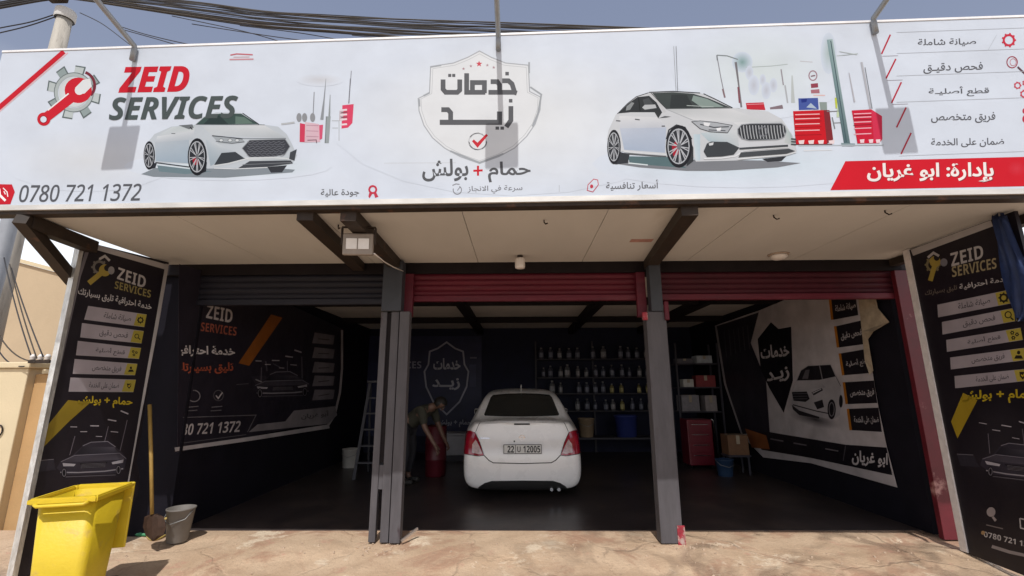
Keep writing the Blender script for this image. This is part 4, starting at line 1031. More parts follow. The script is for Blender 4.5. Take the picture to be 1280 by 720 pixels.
A.poly(t((380, 396), (410, 386), (416, 412), (392, 420)), rgb(44, 42, 48)); A.line(t((308, 404), (390, 426), (440, 436)), 1.4, rgb(70, 66, 72))
A.poly(t((304, 404), (330, 424), (400, 446), (398, 452), (330, 440), (308, 420)), rgb(46, 42, 48))
A.ell(*t((442, 420))[0], 5.2, 12.5, rgb(30, 28, 34)); A.ring(*t((442, 420))[0], 3.2, 8.5, .9, rgb(140, 136, 142), 16); A.ell(*t((474, 392))[0], 2.4, 8, rgb(34, 32, 38))
A.line(t((456, 306), (474, 340)), .8, rgb(120, 116, 120))
A.done('printed_car', M_INNER, brn)
for i, q in enumerate((((440, 38), (524, 20), (534, 94), (448, 110)), ((458, 132), (545, 112), (556, 194), (468, 206)), ((474, 226), (568, 210), (580, 294), (486, 302)), ((488, 326), (588, 320), (600, 398), (498, 402)), ((502, 418), (604, 414), (616, 498), (512, 492)))):
    a, b, cc, dd = t(*q)
    A.poly([a, b, cc, dd], rgb(36, 32, 38)); A.line([(a[0] - 1.5, a[1]), (dd[0] - 1.5, dd[1])], 3, rgb(190, 120, 30))
    L = lambda u, v: ((a[0] + (b[0] - a[0]) * u) * (1 - v) + (dd[0] + (cc[0] - dd[0]) * u) * v, (a[1] + (b[1] - a[1]) * u) * (1 - v) + (dd[1] + (cc[1] - dd[1]) * u) * v)
    A.text(PILL_WORDS[i], L(.12, .34), L(.95, .34), L(.12, .72), rgb(200, 194, 196), bold=0.02)
    A.done('service_strip', M_INNER, brn)
A.poly(t((160, 500), (225, 498), (490, 542), (632, 552), (652, 648), (370, 588), (200, 560)), rgb(30, 27, 34)); A.poly(t((142, 486), (215, 510), (228, 558), (165, 552)), rgb(150, 90, 52))
for x in (230, 310, 420): A.line(t((x, 522 + (x - 230) * .18), (x + 45, 530 + (x - 230) * .18)), 1.6, rgb(120, 114, 118))
A.line(t((490, 545), (482, 598)), 1, rgb(96, 92, 98)); A.done('bottom_band', M_INNER, brn, True)
A.text('ابو غريان', t((512, 560))[0], t((636, 572))[0], t((512, 612))[0], rgb(215, 208, 210), bold=0.03); A.done('manager_name', M_INNER, brn)
# torn strip of bare backing peeling off the wall end of that banner
bm = newbm()
pe = t((530, 6), (588, 12), (600, 70), (640, 118), (585, 150), (566, 178), (584, 286), (572, 300), (556, 250), (546, 150))
P = [onP(x, y, pW2 - Vector((0.02 + 0.05 * (k % 3 == 1), 0, 0)), nW2) for k, (x, y) in enumerate(pe)]
fv = [bm.verts.new(p) for p in P]; bv = [bm.verts.new(p + Vector((0.006, 0, 0))) for p in P]
for tr in tessellate_polygon([[Vector((x, y, 0)) for x, y in pe]]):
    bm.faces.new([fv[i] for i in tr]); bm.faces.new([bv[i] for i in reversed(tr)])
for i in range(len(P)): bm.faces.new((fv[i], fv[(i + 1) % len(P)], bv[(i + 1) % len(P)], bv[i]))
obj('torn_flap', bm, mat('torn_backing', (0.42, 0.34, 0.24), 0.85, var=0.3, scale=9), brn, world=True)

nB = Vector((0, -1, 0)); pB = Vector((0, YB - 0.02, 1))
bb = thing('inner_banner', 'navy banner with a shield outline on the back wall left of the sedan', 'banner', (-2, YB, 1.0))
NV = rgb(40, 44, 78)
sheet('sheet', [(458, 420), (602, 420), (602, 545), (458, 545)], pB, nB, 0.004, M_INNER, bb, NV)
A = Art(pB, nB, 0.001); t = T(3.6, 425, 400)
A.text(bold_sans('SERVICES'), t((180, 186))[0], t((366, 186))[0], t((180, 218))[0], rgb(150, 150, 170)); A.done('shop_name', M_INNER, bb)
hs = [(480, 100), (440, 128), (404, 142), (398, 200), (380, 232), (388, 300), (420, 368), (480, 425)]
A.line(t(*(hs + [(958 - x, y) for x, y in hs[-2:0:-1]])), 2.0, rgb(165, 165, 180), closed=True); A.done('shield_emblem', M_INNER, bb)
A.text('خدمات', t((420, 172))[0], t((542, 172))[0], t((420, 224))[0], rgb(180, 180, 192), bold=0.03); A.text('زيــد', t((415, 262))[0], t((540, 262))[0], t((415, 316))[0], rgb(180, 180, 192), bold=0.03); A.done('shop_name', M_INNER, bb)
A.text('حمام + بولش', t((440, 448))[0], t((590, 448))[0], t((440, 482))[0], rgb(160, 160, 175), bold=0.03); A.line(t((585, 170), (615, 170)), 2, rgb(110, 110, 130)); A.poly(t((582, 200), (612, 200), (612, 300), (582, 300)), rgb(62, 66, 100)); A.done('service_line', M_INNER, bb)

# ---------------------------------------------------------------- the white sedan
M_CAR = mat('white_car_paint', (0.88, 0.875, 0.87), 0.28, var=0.03, scale=2, coat=0.6)
M_GLASS = mat('dark_tinted_glass', (0.018, 0.021, 0.021), 0.08, var=0.1, scale=2, spec=0.6)
M_BLACKP = mat('black_bumper_plastic', (0.015, 0.015, 0.016), 0.6, var=0.2, scale=20)
M_LAMPR = mat('red_lamp_lens', (0.30, 0.006, 0.022), 0.12, var=0.25, scale=12, coat=1.0)
M_LAMPC = mat('clear_lamp_lens', (0.55, 0.42, 0.42), 0.15, var=0.35, scale=26, coat=1.0)
M_CHROME = mat('bright_chrome', (0.7, 0.7, 0.72), 0.15, 1.0, var=0.05)
M_TYRE = mat('tyre_rubber', (0.012, 0.012, 0.012), 0.85, var=0.2, scale=30)
M_SEAM = mat('panel_gap', (0.03, 0.03, 0.03), 0.8)
M_PLATE = mat('plate_white', (0.62, 0.62, 0.60), 0.45, var=0.06)
M_INK = mat('plate_ink', (0.02, 0.02, 0.022), 0.6)
CARY = 6.72
cx0 = onY(653, 600, CARY).x
car = thing('parked_car', 'white sedan parked nose in between the two pillars, seen from behind', 'car', (cx0, CARY, 0.004))
ST = [  # y, sill half width, side half width, shoulder half width/height, rail half width/height, roof half width/height, centre height, underside
    (0.00, .72, .80, .76, .80, .66, 1.005, .36, 1.040, 1.050, .13),
    (0.10, .76, .835, .80, .86, .68, 1.035, .36, 1.062, 1.070, .13),
    (0.30, .80, .845, .825, .92, .69, 1.040, .36, 1.066, 1.074, .15),
    (0.52, .82, .847, .835, .95, .69, 1.045, .36, 1.075, 1.085, .20),
    (0.80, .83, .848, .838, .96, .67, 1.22, .36, 1.262, 1.272, .19),
    (1.12, .83, .848, .838, .96, .605, 1.40, .34, 1.440, 1.450, .18),
    (1.55, .83, .848, .836, .96, .565, 1.465, .34, 1.497, 1.505, .18),
    (2.05, .83, .848, .836, .955, .570, 1.47, .34, 1.508, 1.515, .18),
    (2.50, .83, .848, .836, .95, .600, 1.40, .36, 1.445, 1.455, .18),
    (2.95, .83, .846, .834, .94, .655, 1.18, .38, 1.225, 1.24, .18),
    (3.30, .82, .842, .825, .92, .68, 0.99, .40, 1.020, 1.03, .18),
    (3.80, .80, .830, .80, .85, .62, 0.92, .36, 0.950, .96, .18),
    (4.20, .74, .790, .73, .74, .54, 0.80, .30, 0.830, .84, .20),
    (4.42, .62, .68, .62, .62, .44, 0.68, .24, 0.700, .71, .26)]
bm = newbm()
rings = []
for i, (y, ws, wm, wb, zbv, wr_, zr, wt, zt_, zc, z0) in enumerate(ST):
    half = [(0, z0), (ws * .7, z0), (ws, z0 + .02), (wm, z0 + .14), (wm * 1.0, .58), (wb + .01, (zbv + .60) / 2 + .02), (wb, zbv), (wr_ + (wb - wr_) * .12, zbv + (zr - zbv) * .86), (wr_, zr), (wt, zt_), (0, zc)]
    yo = [0.0] * 11
    if i == 0: yo = [.12, .10, .06, .0, -.02, .03, .075, .09, .095, .085, .08]
    if i == 1: yo = [.02, .02, .02, 0, 0, .02, .04, .05, .05, .05, .05]
    ring = [bm.verts.new((x, y + o, z)) for (x, z), o in zip(half, yo)] + [bm.verts.new((-x, y + o, z)) for (x, z), o in list(zip(half, yo))[-2:0:-1]]
    rings.append(ring)
m = len(rings[0])
for a, b in zip(rings, rings[1:]):
    for k in range(m): bm.faces.new((a[k], a[(k + 1) % m], b[(k + 1) % m], b[k]))
for ring, fl in ((rings[0], 1), (rings[-1], 0)):
    # cap with strips across, bulged outward
    cols = [[ring[k], ring[(m - k) % m]] for k in range(0, 11)]
    mids = []
    for k in range(11):
        a, b = cols[k]
        if a is b: mids.append([a]); continue
        row = [a]
        for u in (0.25, 0.5, 0.75):
            c = a.co.lerp(b.co, u); c.y += (-0.045 if fl else 0.05) * (1 - (2 * u - 1) ** 2) * (1.0 if 2 <= k <= 6 else 0.6)
            row.append(bm.verts.new(c))
        row.append(b); mids.append(row)
    for p, q in zip(mids, mids[1:]):
        if len(p) == 1:
            for j in range(len(q) - 1): bm.faces.new((p[0], q[j], q[j + 1]))
        elif len(q) == 1:
            for j in range(len(p) - 1): bm.faces.new((p[j], q[0], p[j + 1]))
        else:
            for j in range(4): bm.faces.new((p[j], q[j], q[j + 1], p[j + 1]))
bmesh.ops.recalc_face_normals(bm, faces=bm.faces)
body = obj('body', bm, M_CAR, car, smooth=True)
sm = body.modifiers.new('smooth', 'SUBSURF'); sm.levels = 2; sm.render_levels = 2
dg = bpy.context.evaluated_depsgraph_get()
ev = body.evaluated_get(dg); me = ev.to_mesh()
TREE = BVHTree.FromPolygons([v.co.copy() for v in me.vertices], [tuple(p.vertices) for p in me.polygons])
ev.to_mesh_clear()

def skin(name, pts, m, axis, off=0.004, parent=None, res=0.03, lift=0.0, side=1):
    """A panel of the given outline laid on the bodywork (a lamp lens, a window, a trim piece). axis 'y': seen from behind, (x, z);
    axis 'x': seen from the side, (y, z)."""
    bm = newbm()
    tri = tessellate_polygon([[Vector((a, b, 0)) for a, b in pts]])
    vs = [bm.verts.new((a, b, 0)) for a, b in pts]
    for tr in tri:
        try: bm.faces.new([vs[i] for i in tr])
        except ValueError: pass
    for _ in range(6):
        es = [e for e in bm.edges if e.calc_length() > res]
        if not es: break
        bmesh.ops.subdivide_edges(bm, edges=es, cuts=1)
        bmesh.ops.triangulate(bm, faces=[f for f in bm.faces if len(f.verts) > 3])
    bm.normal_update()
    bad = []
    for v in bm.verts:
        a, b = v.co.x, v.co.y
        if axis == 'y': o, dr = Vector((a, -3, b)), Vector((0, 1, 0))
        else: o, dr = Vector((side * 3, a, b)), Vector((-side, 0, 0))
        h = TREE.ray_cast(o, dr)
        if h[0] is None: bad.append(v); continue
        nn = h[1]
        if nn.dot(dr) > 0: nn = -nn
        v.co = h[0] + nn * (off + lift)
    bmesh.ops.delete(bm, geom=bad, context='VERTS')
    bmesh.ops.recalc_face_normals(bm, faces=bm.faces)
    for f in bm.faces:
        c = f.calc_center_median()
        if (f.normal.dot(Vector((0, -1, 0))) if axis == 'y' else f.normal.dot(Vector((side, 0, 0)))) < 0: f.normal_flip()
    return obj(name, bm, m, parent or car, smooth=True)
def skin_line(name, pts, w, m, axis='y', off=0.003, parent=None, side=1):
    """A thin line on the bodywork: a panel gap or a trim strip."""
    bm = newbm(); P = [Vector(p) for p in pts]; Q = []
    for a, b in zip(P, P[1:]):
        n = max(2, int((b - a).length / 0.03))
        Q += [a.lerp(b, k / n) for k in range(n)]
    Q.append(P[-1])
    prev = None
    for i, q in enumerate(Q):
        d = (Q[min(i + 1, len(Q) - 1)] - Q[max(0, i - 1)]).normalized(); nn = Vector((-d.y, d.x)) * w / 2
        row = []
        for s in (q + nn, q - nn):
            if axis == 'y': h = TREE.ray_cast(Vector((s.x, -3, s.y)), Vector((0, 1, 0)))
            else: h = TREE.ray_cast(Vector((side * 3, s.x, s.y)), Vector((-side, 0, 0)))
            if h[0] is None: row = None; break
            dr = Vector((0, 1, 0)) if axis == 'y' else Vector((-side, 0, 0))
            n2 = h[1] if h[1].dot(dr) < 0 else -h[1]
            row.append(bm.verts.new(h[0] + n2 * off))
        if row and prev: bm.faces.new((prev[0], prev[1], row[1], row[0]))
        prev = row
    return obj(name, bm, m, parent or car)

mir = lambda pts: [(-x, z) for x, z in pts][::-1]
RW = [(-.56, 1.096), (-.30, 1.090), (0, 1.088), (.30, 1.090), (.56, 1.096), (.58, 1.11), (.505, 1.36), (.47, 1.398), (.25, 1.418), (0, 1.423), (-.25, 1.418), (-.47, 1.398), (-.505, 1.36), (-.58, 1.11)]
rw = skin('rear_window', RW, M_GLASS, 'y', 0.004)
TL_ = [(-.845, .895), (-.74, .915), (-.67, .90), (-.595, .76), (-.53, .60), (-.60, .590), (-.845, .615)]
for sgn, f in ((1, lambda p: p), (-1, mir)):
    tl = skin('tail_lamp', f(TL_), M_LAMPR, 'y', 0.008, res=.025)
    skin('clear_lens', f([(-.70, .735), (-.655, .80), (-.60, .715), (-.555, .625), (-.61, .615), (-.70, .635)]), M_LAMPC, 'y', 0.012, tl, res=.02)
    skin_line('lens_seam', f([(-.67, .90), (-.595, .76), (-.53, .60), (-.60, .590), (-.845, .615)]), 0.008, M_SEAM, 'y', 0.010, tl)
skin_line('boot_seam', [(-.53, .60), (-.46, .535), (-.40, .505), (0, .497), (.40, .505), (.46, .535), (.53, .60)], 0.012, M_SEAM)
skin_line('boot_seam', [(-.66, .905), (-.62, 1.0), (-.60, 1.03)], 0.008, M_SEAM)
skin_line('boot_seam', [(.66, .905), (.62, 1.0), (.60, 1.03)], 0.008, M_SEAM)
skin_line('spoiler_edge', [(-.60, 1.018), (-.3, 1.03), (0, 1.034), (.3, 1.03), (.60, 1.018)], 0.016, mat('white_car_trim', (0.6, 0.6, 0.6), 0.3), 'y', 0.010)
skin('brake_light', [(-.115, 1.000), (.115, 1.000), (.11, 1.022), (-.11, 1.022)], M_SEAM, 'y', 0.013)
skin('diffuser', [(-.64, .12), (-.60, .185), (-.52, .238), (-.42, .268), (0, .275), (.42, .268), (.52, .238), (.60, .185), (.64, .12)][::-1], M_BLACKP, 'y', 0.006)
bm = newbm()
box(bm, -.70, .70, .50, 4.2, .13, .30, 0.02); obj('underbody', bm, M_BLACKP, car)
for x in (.40, .50):
    bm = newbm(); tube(bm, [(x, .0, .150), (x, .3, .16)], .022, 12); obj('exhaust_tip', bm, M_CHROME, car)
# plate with its characters
h = TREE.ray_cast(Vector((0, -3, .68)), Vector((0, 1, 0)))
yp = h[0].y - 0.03
bm = newbm(); box(bm, -.262, .272, yp, yp + .012, .622, .748, 0.006); plate = obj('number_plate', bm, M_PLATE, car)
def local_text(name, s, x0, x1, z0, z1, y, m, parent, bold=0.0):
    vs, fs, lev = text_tris(s, bold)
    a0 = min(v.x for v in vs); a1 = max(v.x for v in vs); b0 = min(v.y for v in vs); b1 = max(v.y for v in vs)
    bm = newbm()
    V = [bm.verts.new((x0 + (v.x - a0) / (a1 - a0) * (x1 - x0), y, z0 + (v.y - b0) / (b1 - b0) * (z1 - z0))) for v in vs]
    for f in fs:
        try: bm.faces.new([V[i] for i in f])
        except ValueError: pass
    for f in bm.faces:
        f.normal_update()
        if f.normal.y > 0: f.normal_flip()
    return obj(name, bm, m, parent)
local_text('plate_number', bold_sans('22'), -.205, -.112, .640, .730, yp - .0015, M_INK, plate, .01)
local_text('plate_number', bold_sans('U'), -.07, -.02, .645, .722, yp - .0015, mat('faded_ink', (.16, .16, .16), .6), plate, .01)
local_text('plate_number', bold_sans('12005'), .015, .250, .640, .730, yp - .0015, M_INK, plate, .005)
bm = newbm()
for a in ((-.262, .272, .622, .630), (-.262, .272, .740, .748)): box(bm, a[0] + .004, a[1] - .004, yp - .0022, yp - .0006, a[2], a[3])
for a in (-.258, -.095, .262): box(bm, a, a + .007, yp - .0022, yp - .0006, .6305, .7395)
obj('plate_border', bm, M_INK, plate)
# small oval badge, lettering strip, lock
h = TREE.ray_cast(Vector((0, -3, .835)), Vector((0, 1, 0)))
bm = newbm()
N_ = 20
for k in range(N_):
    a0, a1 = 2 * math.pi * k / N_, 2 * math.pi * (k + 1) / N_
    q = [bm.verts.new((r * math.cos(a) * 1.15, h[0].y - .008, .835 + r * math.sin(a))) for a, r in ((a0, .034), (a1, .034), (a1, .024), (a0, .024))]
    bm.faces.new(q[::-1])
box(bm, -.048, .048, h[0].y - .010, h[0].y - .004, .829, .841)
obj('badge', bm, M_CHROME, car)
skin('boot_lock', [(-.118, .770), (-.100, .770), (-.100, .790), (-.118, .790)], M_SEAM, 'y', 0.004)
skin('model_lettering', [(-.60, .815), (-.46, .815), (-.46, .826), (-.60, .826)], M_CHROME, 'y', 0.004)
# side windows, mirrors, handles, wheels, aerial
for sd in (1, -1):
    skin('side_window', [(.92, 1.0), (1.9, .995), (1.9, 1.40), (1.5, 1.40), (1.22, 1.33)], M_GLASS, 'x', 0.004, side=sd, res=.06)
    skin('side_window', [(1.96, .995), (2.92, .99), (2.50, 1.33), (1.96, 1.40)], M_GLASS, 'x', 0.004, side=sd, res=.06)
    skin_line('door_seam', [(1.93, 1.38), (1.93, .35)], 0.008, M_SEAM, 'x', side=sd)
    skin_line('door_seam', [(3.0, .95), (3.0, .35)], 0.008, M_SEAM, 'x', side=sd)
    for hy in (1.3, 2.15):
        skin('door_handle', [(hy, .86), (hy + .17, .865), (hy + .17, .885), (hy, .885)], M_CAR, 'x', 0.02, side=sd)
    bm = newbm(); box(bm, sd * .845, sd * .925, 2.66, 2.78, 1.0, 1.11, .025); mo = obj('wing_mirror', bm, M_CAR, car, smooth=True)
    bm = newbm(); box(bm, min(sd * .86, sd * .912), max(sd * .86, sd * .912), 2.652, 2.659, 1.012, 1.098); obj('mirror_glass', bm, M_GLASS, mo)
    for wy in (.88, 3.48):
        skin('wheel_arch', [(wy + .36 * math.cos(a), .30 + .36 * math.sin(a)) for a in [math.pi * k / 14 for k in range(15)]], M_BLACKP, 'x', 0.003, side=sd)
        M_ = Matrix.Translation((sd * .745, wy, .302)) @ Matrix.Rotation(math.pi / 2, 4, 'Y')
        bm = newbm(); lathe(bm, [(.20, -.09), (.27, -.10), (.30, -.08), (.305, 0), (.30, .08), (.27, .10), (.20, .09)], 32)
        bmesh.ops.transform(bm, matrix=M_, verts=bm.verts); wh = obj('wheel', bm, M_TYRE, car, smooth=True)
        bm = newbm()
        for k in range(8):
            a = 2 * math.pi * k / 8
            bar(bm, (0.03 * math.cos(a), .03 * math.sin(a), sd * .098), (.2 * math.cos(a), .2 * math.sin(a), sd * .103), .045, .012, up=(0, 0, 1))
        lathe(bm, [(.205, sd * .08), (.205, sd * .106), (.19, sd * .106), (.185, sd * .08)], 32, cap=False)
        lathe(bm, [(.05, sd * .085), (.05, sd * .108), (.001, sd * .110)], 16, cap=False)
        bmesh.ops.transform(bm, matrix=M_, verts=bm.verts); obj('rim', bm, mat('silver_rim', (.45, .45, .46), .35, .7), wh)
skin_line('fuel_flap_seam', [(.62, .82), (.76, .82), (.76, .95), (.62, .95), (.62, .82)], .005, M_SEAM, 'x', side=1)
bm = newbm(); tube(bm, [(0.0, 1.22, 1.46), (0.0, 1.16, 1.545), (0, 1.13, 1.565)], [.012, .007, .004], 8); obj('aerial', bm, mat('pale_aerial', (.6, .6, .6), .4), car)

# ---------------------------------------------------------------- canopy lamps
M_LED = mat('led_panel_face', (0.78, 0.75, 0.72), 0.4, var=0.06, scale=30)
M_CASE = mat('lamp_case', (0.26, 0.22, 0.185), 0.5, 0.2, var=0.2)
M_WHITEP = mat('white_lamp_plastic', (0.75, 0.72, 0.68), 0.4, var=0.08)
def floodlight(parent, org, w, h, th, tilt, rotz, big=True):
    M_ = Matrix.Translation(org) @ Matrix.Rotation(rotz, 4, 'Z') @ Matrix.Rotation(tilt, 4, 'X')
    base = Matrix.Translation(-Vector(parent.location))
    bm = newbm()
    box(bm, -w / 2, w / 2, 0, th, -h / 2, h / 2, .012)
    box(bm, -w * .36, w * .36, th + .001, th + .028, -h * .32, h * .32, .006)
    bmesh.ops.transform(bm, matrix=base @ M_, verts=bm.verts); hs = obj('housing', bm, M_CASE, parent)
    return base @ M_
fp = onY(447, 305, 3.80)
fl = thing('floodlight', 'small floodlight with two white panels under the left canopy beam', 'floodlight', fp)
M_ = floodlight(fl, fp, .265, .195, .045, R(6), R(4))
for sx in (-1, 1):
    bm = newbm(); box(bm, sx * .052 - .047, sx * .052 + .047, -.006, -.001, -.045, .05, .003); bmesh.ops.transform(bm, matrix=M_, verts=bm.verts); obj('lens', bm, M_LED, fl)
bm = newbm(); bar(bm, (-.145, .03, 0), (-.145, .03, .15), .012, .03); bar(bm, (.145, .03, 0), (.145, .03, .15), .012, .03); bar(bm, (-.145, .03, .155), (.145, .03, .155), .03, .012)
bmesh.ops.transform(bm, matrix=M_, verts=bm.verts); obj('bracket', bm, M_BEAM, fl)
bm = newbm(); tube(bm, [onY(468, 317, 3.85), onY(480, 327, 4.3), onY(492, 334, 4.7), onY(504, 339, 4.95)], .006, 6)
obj('wire', bm, M_WHITEP, fl, world=True)
bp = onZ(650, 318, 2.965); bp.y = 4.9; bp.x = onY(650, 325, 4.9).x
bl_ = thing('hanging_lamp', 'small white jar lamp hanging above the red middle shutter', 'lamp', (bp.x, bp.y, 2.963))
bm = newbm(); lathe(bm, [(.02, -.15), (.052, -.145), (.056, -.13), (.056, -.05), (.045, -.03), (.02, -.025)], 20); obj('shade', bm, M_WHITEP, bl_, smooth=True)
bm = newbm(); lathe(bm, [(.03, -.024), (.03, 0)], 14); obj('holder', bm, M_BEAM, bl_)
bp = onZ(973, 318, 2.963)
dl = thing('dome_lamp', 'flat white dome lamp under the canopy in front of the dark red shutter', 'lamp', (bp.x, min(bp.y, 5.05), 2.963))
bm = newbm(); lathe(bm, [(.01, -.062), (.06, -.055), (.085, -.035), (.09, -.02), (.085, -.012)], 24); obj('shade', bm, M_WHITEP, dl, smooth=True)
bm = newbm(); lathe(bm, [(.10, -.011), (.11, 0)], 24); obj('rose', bm, mat('stained_rose', (.42, .33, .26), .8, var=.3, scale=20), dl)

# floodlights on arms that reach out over the billboard; their shadows fall on it
M_GALV = mat('galvanised_tube', (0.30, 0.31, 0.31), 0.5, 0.5, var=0.2)
def sign_lamp(px, py, d, h, label):
    a = onP(px, py, BP, BN)
    tip = a + Vector((0, -d, h))
    lt = thing('sign_floodlight', label, 'floodlight', a, group='floodlights on arms above the billboard')
    bm = newbm(); tube(bm, [a + Vector((0, .06, -.45)), a + Vector((0, .06, .05))], .02, 8); obj('stub', bm, M_GALV, lt, world=True)
    bm = newbm(); tube(bm, [a + Vector((0, -.025, -.12)), a + Vector((0, -.025, -.01)), a + Vector((0, -.03, .02)), a.lerp(tip, .5), tip], .022, 8); obj('arm', bm, M_GALV, lt, world=True)
    M_ = floodlight(lt, tip + Vector((0, -.03, .0)), .27, .40, .05, R(-5), math.pi)
    bm = newbm(); box(bm, -.12, .12, -.005, -.001, -.18, .18); bmesh.ops.transform(bm, matrix=M_, verts=bm.verts); obj('lens', bm, M_LED, lt)
sign_lamp(171, 63, .74, .21, 'sign floodlight on the arm above the wrench and shop name')
sign_lamp(623, 50, .80, .24, 'sign floodlight on the arm above the silver shield')
sign_lamp(1089, 29, .80, .24, 'sign floodlight on the arm above the right hand list')

# ---------------------------------------------------------------- bin, bucket, shovel, hose
M_BIN = mat('yellow_bin_plastic', (0.66, 0.48, 0.02), 0.5, var=0.14, scale=3, col2=(0.50, 0.34, 0.08), thr=(0.57, 4.5, 0.14), bump=0.12, bscale=35)
bn = thing('wheelie_bin', 'open yellow wheelie bin standing before the left black sign', 'bin', (-3.40, 3.80, -0.115), R(16)); bn.scale = (1, 1, .84)
bm = newbm()
def frustum(bm, w0, d0, w1, d1, z0, z1, th=.012, n=5):
    """Hollow tapered tub with rounded corners."""
    def ringp(w, d, z, r):
        P = []
        for cx, cy, a0 in ((w / 2 - r, d / 2 - r, 0), (-w / 2 + r, d / 2 - r, 90), (-w / 2 + r, -d / 2 + r, 180), (w / 2 - r, -d / 2 + r, 270)):
            for k in range(n): a = R(a0 + 90 * k / (n - 1)); P.append((cx + r * math.cos(a), cy + r * math.sin(a), z))
        return [bm.verts.new(p) for p in P]
    L = [ringp(w0 * .94, d0 * .94, z0, .04), ringp(w0, d0, z0 + .03, .05), ringp(w1, d1, z1, .06), ringp(w1 - 2 * th, d1 - 2 * th, z1, .05), ringp(w0 - 2 * th, d0 - 2 * th, z0 + .05, .05)]
    for a, b in zip(L, L[1:]):
        for k in range(len(a)): bm.faces.new((a[k], a[(k + 1) % len(a)], b[(k + 1) % len(a)], b[k])).smooth = True
    bm.faces.new(L[0][::-1]); bm.faces.new(L[-1])
frustum(bm, .31, .36, .365, .47, .03, 1.0)
obj('tub', bm, M_BIN, bn)
bm = newbm()
def rimring(bm, w, d, z0, z1, out):
    o = [(-w / 2 - out, -d / 2 - out * 1.4), (w / 2 + out, -d / 2 - out * 1.4), (w / 2 + out, d / 2 + out), (-w / 2 - out, d / 2 + out)]
    i = [(-w / 2 + .004, -d / 2 + .004), (w / 2 - .004, -d / 2 + .004), (w / 2 - .004, d / 2 - .004), (-w / 2 + .004, d / 2 - .004)]
    V = lambda P, z: [bm.verts.new((x, y, z)) for x, y in P]
    a, b, c, dd = V(o, z0), V(o, z1), V(i, z1), V(i, z0)
    for p, q in ((a, b), (b, c), (c, dd), (dd, a)):
        for k in range(4): bm.faces.new((p[k], p[(k + 1) % 4], q[(k + 1) % 4], q[k]))
    bmesh.ops.recalc_face_normals(bm, faces=bm.faces)
    bmesh.ops.bevel(bm, geom=bm.edges[:], offset=.010, segments=2, affect='EDGES')
rimring(bm, .365, .47, .985, 1.035, .03)
obj('rim', bm, M_BIN, bn, smooth=False)
bm = newbm(); tube(bm, [(-.16, -.275, .992), (-.14, -.288, .978), (.14, -.288, .978), (.16, -.275, .992)], .015, 8); obj('handle', bm, M_BIN, bn)
bm = newbm(); box(bm, -.20, .20, .29, .312, .42, 1.03, .01); obj('lid', bm, M_BIN, bn)
for sx in (-1, 1):
    bm = newbm(); lathe(bm, [(.03, -.025), (.095, -.025), (.10, -.015), (.10, .015), (.095, .025), (.03, .025)], 24)
    bmesh.ops.transform(bm, matrix=Matrix.Translation((sx * .185, .20, .10)) @ Matrix.Rotation(math.pi / 2, 4, 'Y'), verts=bm.verts); obj('wheel', bm, M_TYRE, bn)

q = onZ(216, 662, 0.0); 
bk = thing('bucket', 'grey plastic bucket by the left jamb next to the shovel', 'bucket', (-3.52, 5.10, apron_z(-3.52, 5.10))); bk.scale = (.86, .86, .92)
M_BKT = mat('grey_bucket_plastic', (0.16, 0.145, 0.13), 0.6, var=0.15, scale=8)
bm = newbm(); lathe(bm, [(.105, .0), (.11, .01), (.148, .33), (.156, .335), (.156, .35), (.145, .35), (.108, .02), (.001, .018)], 28, cap=False); obj('tub', bm, M_BKT, bk, smooth=True)
bm = newbm(); tube(bm, [(-.152, 0, .33), (-.13, -.10, .25), (0, -.165, .21), (.13, -.10, .25), (.152, 0, .33)], .005, 6); obj('handle', bm, M_GALV, bk)

sh_top = onY(187, 506, 4.98); sh_bot = onY(190, 643, 4.86)
sv = thing('shovel', 'shovel with a yellow wooden handle leaning beside the left sign', 'shovel', (sh_bot.x, sh_bot.y, apron_z(sh_bot.x, sh_bot.y)))
bm = newbm(); tube(bm, [sh_bot, sh_bot.lerp(sh_top, .5) + Vector((.004, 0, 0)), sh_top], [.017, .018, .019], 10); obj('handle', bm, mat('yellow_wood', (0.34, 0.21, 0.05), 0.6, var=0.25, scale=6, vscale=(6, 6, .6)), sv, world=True)
bm = newbm()
gz = apron_z(sh_bot.x, sh_bot.y)
dv = (sh_bot - sh_top).normalized()
for rowi, (u, w) in enumerate(((0, .03), (.03, .10), (.12, .115), (.19, .09), (.235, .01))):
    cpt = sh_bot + dv * u + Vector((0.02 * u / .2, -.03 * u / .2, 0))
    r_ = [bm.verts.new(cpt + Vector((x * w, .03 * (abs(x) ** 2) , 0))) for x in (-1, -.5, 0, .5, 1)]
    if rowi:
        for k in range(4): bm.faces.new((pr[k], pr[k + 1], r_[k + 1], r_[k]))
    pr = r_
bmesh.ops.solidify(bm, geom=bm.faces[:], thickness=.004)
obj('blade', bm, mat('rusty_blade', (0.10, 0.055, 0.035), 0.7, 0.3, var=0.4, scale=14), sv, world=True)

hs_ = thing('garden_hose', 'short yellow hose with a green nozzle lying below the bucket', 'hose', (-3.5, 4.75, apron_z(-3.5, 4.75)))
def gp(px, py, h=.012):
    p = onZ(px, py, -.02); p.z = apron_z(p.x, p.y) + h; return p
bm = newbm(); hp = [onY(207, 648, 4.86), gp(209, 656, .05), gp(205, 665), gp(196, 670), gp(184, 673), gp(190, 678), gp(202, 675), gp(212, 668), gp(218, 666)]
def smooth_path(P, n=6):
    out = []
    for i in range(len(P) - 1):
        p0, p1, p2, p3 = P[max(0, i - 1)], P[i], P[i + 1], P[min(len(P) - 1, i + 2)]
        for k in range(n):
            t_ = k / n
            out.append(0.5 * ((2 * p1) + (p2 - p0) * t_ + (2 * p0 - 5 * p1 + 4 * p2 - p3) * t_ * t_ + (3 * p1 - p0 - 3 * p2 + p3) * t_ ** 3))
    out.append(P[-1]); return out
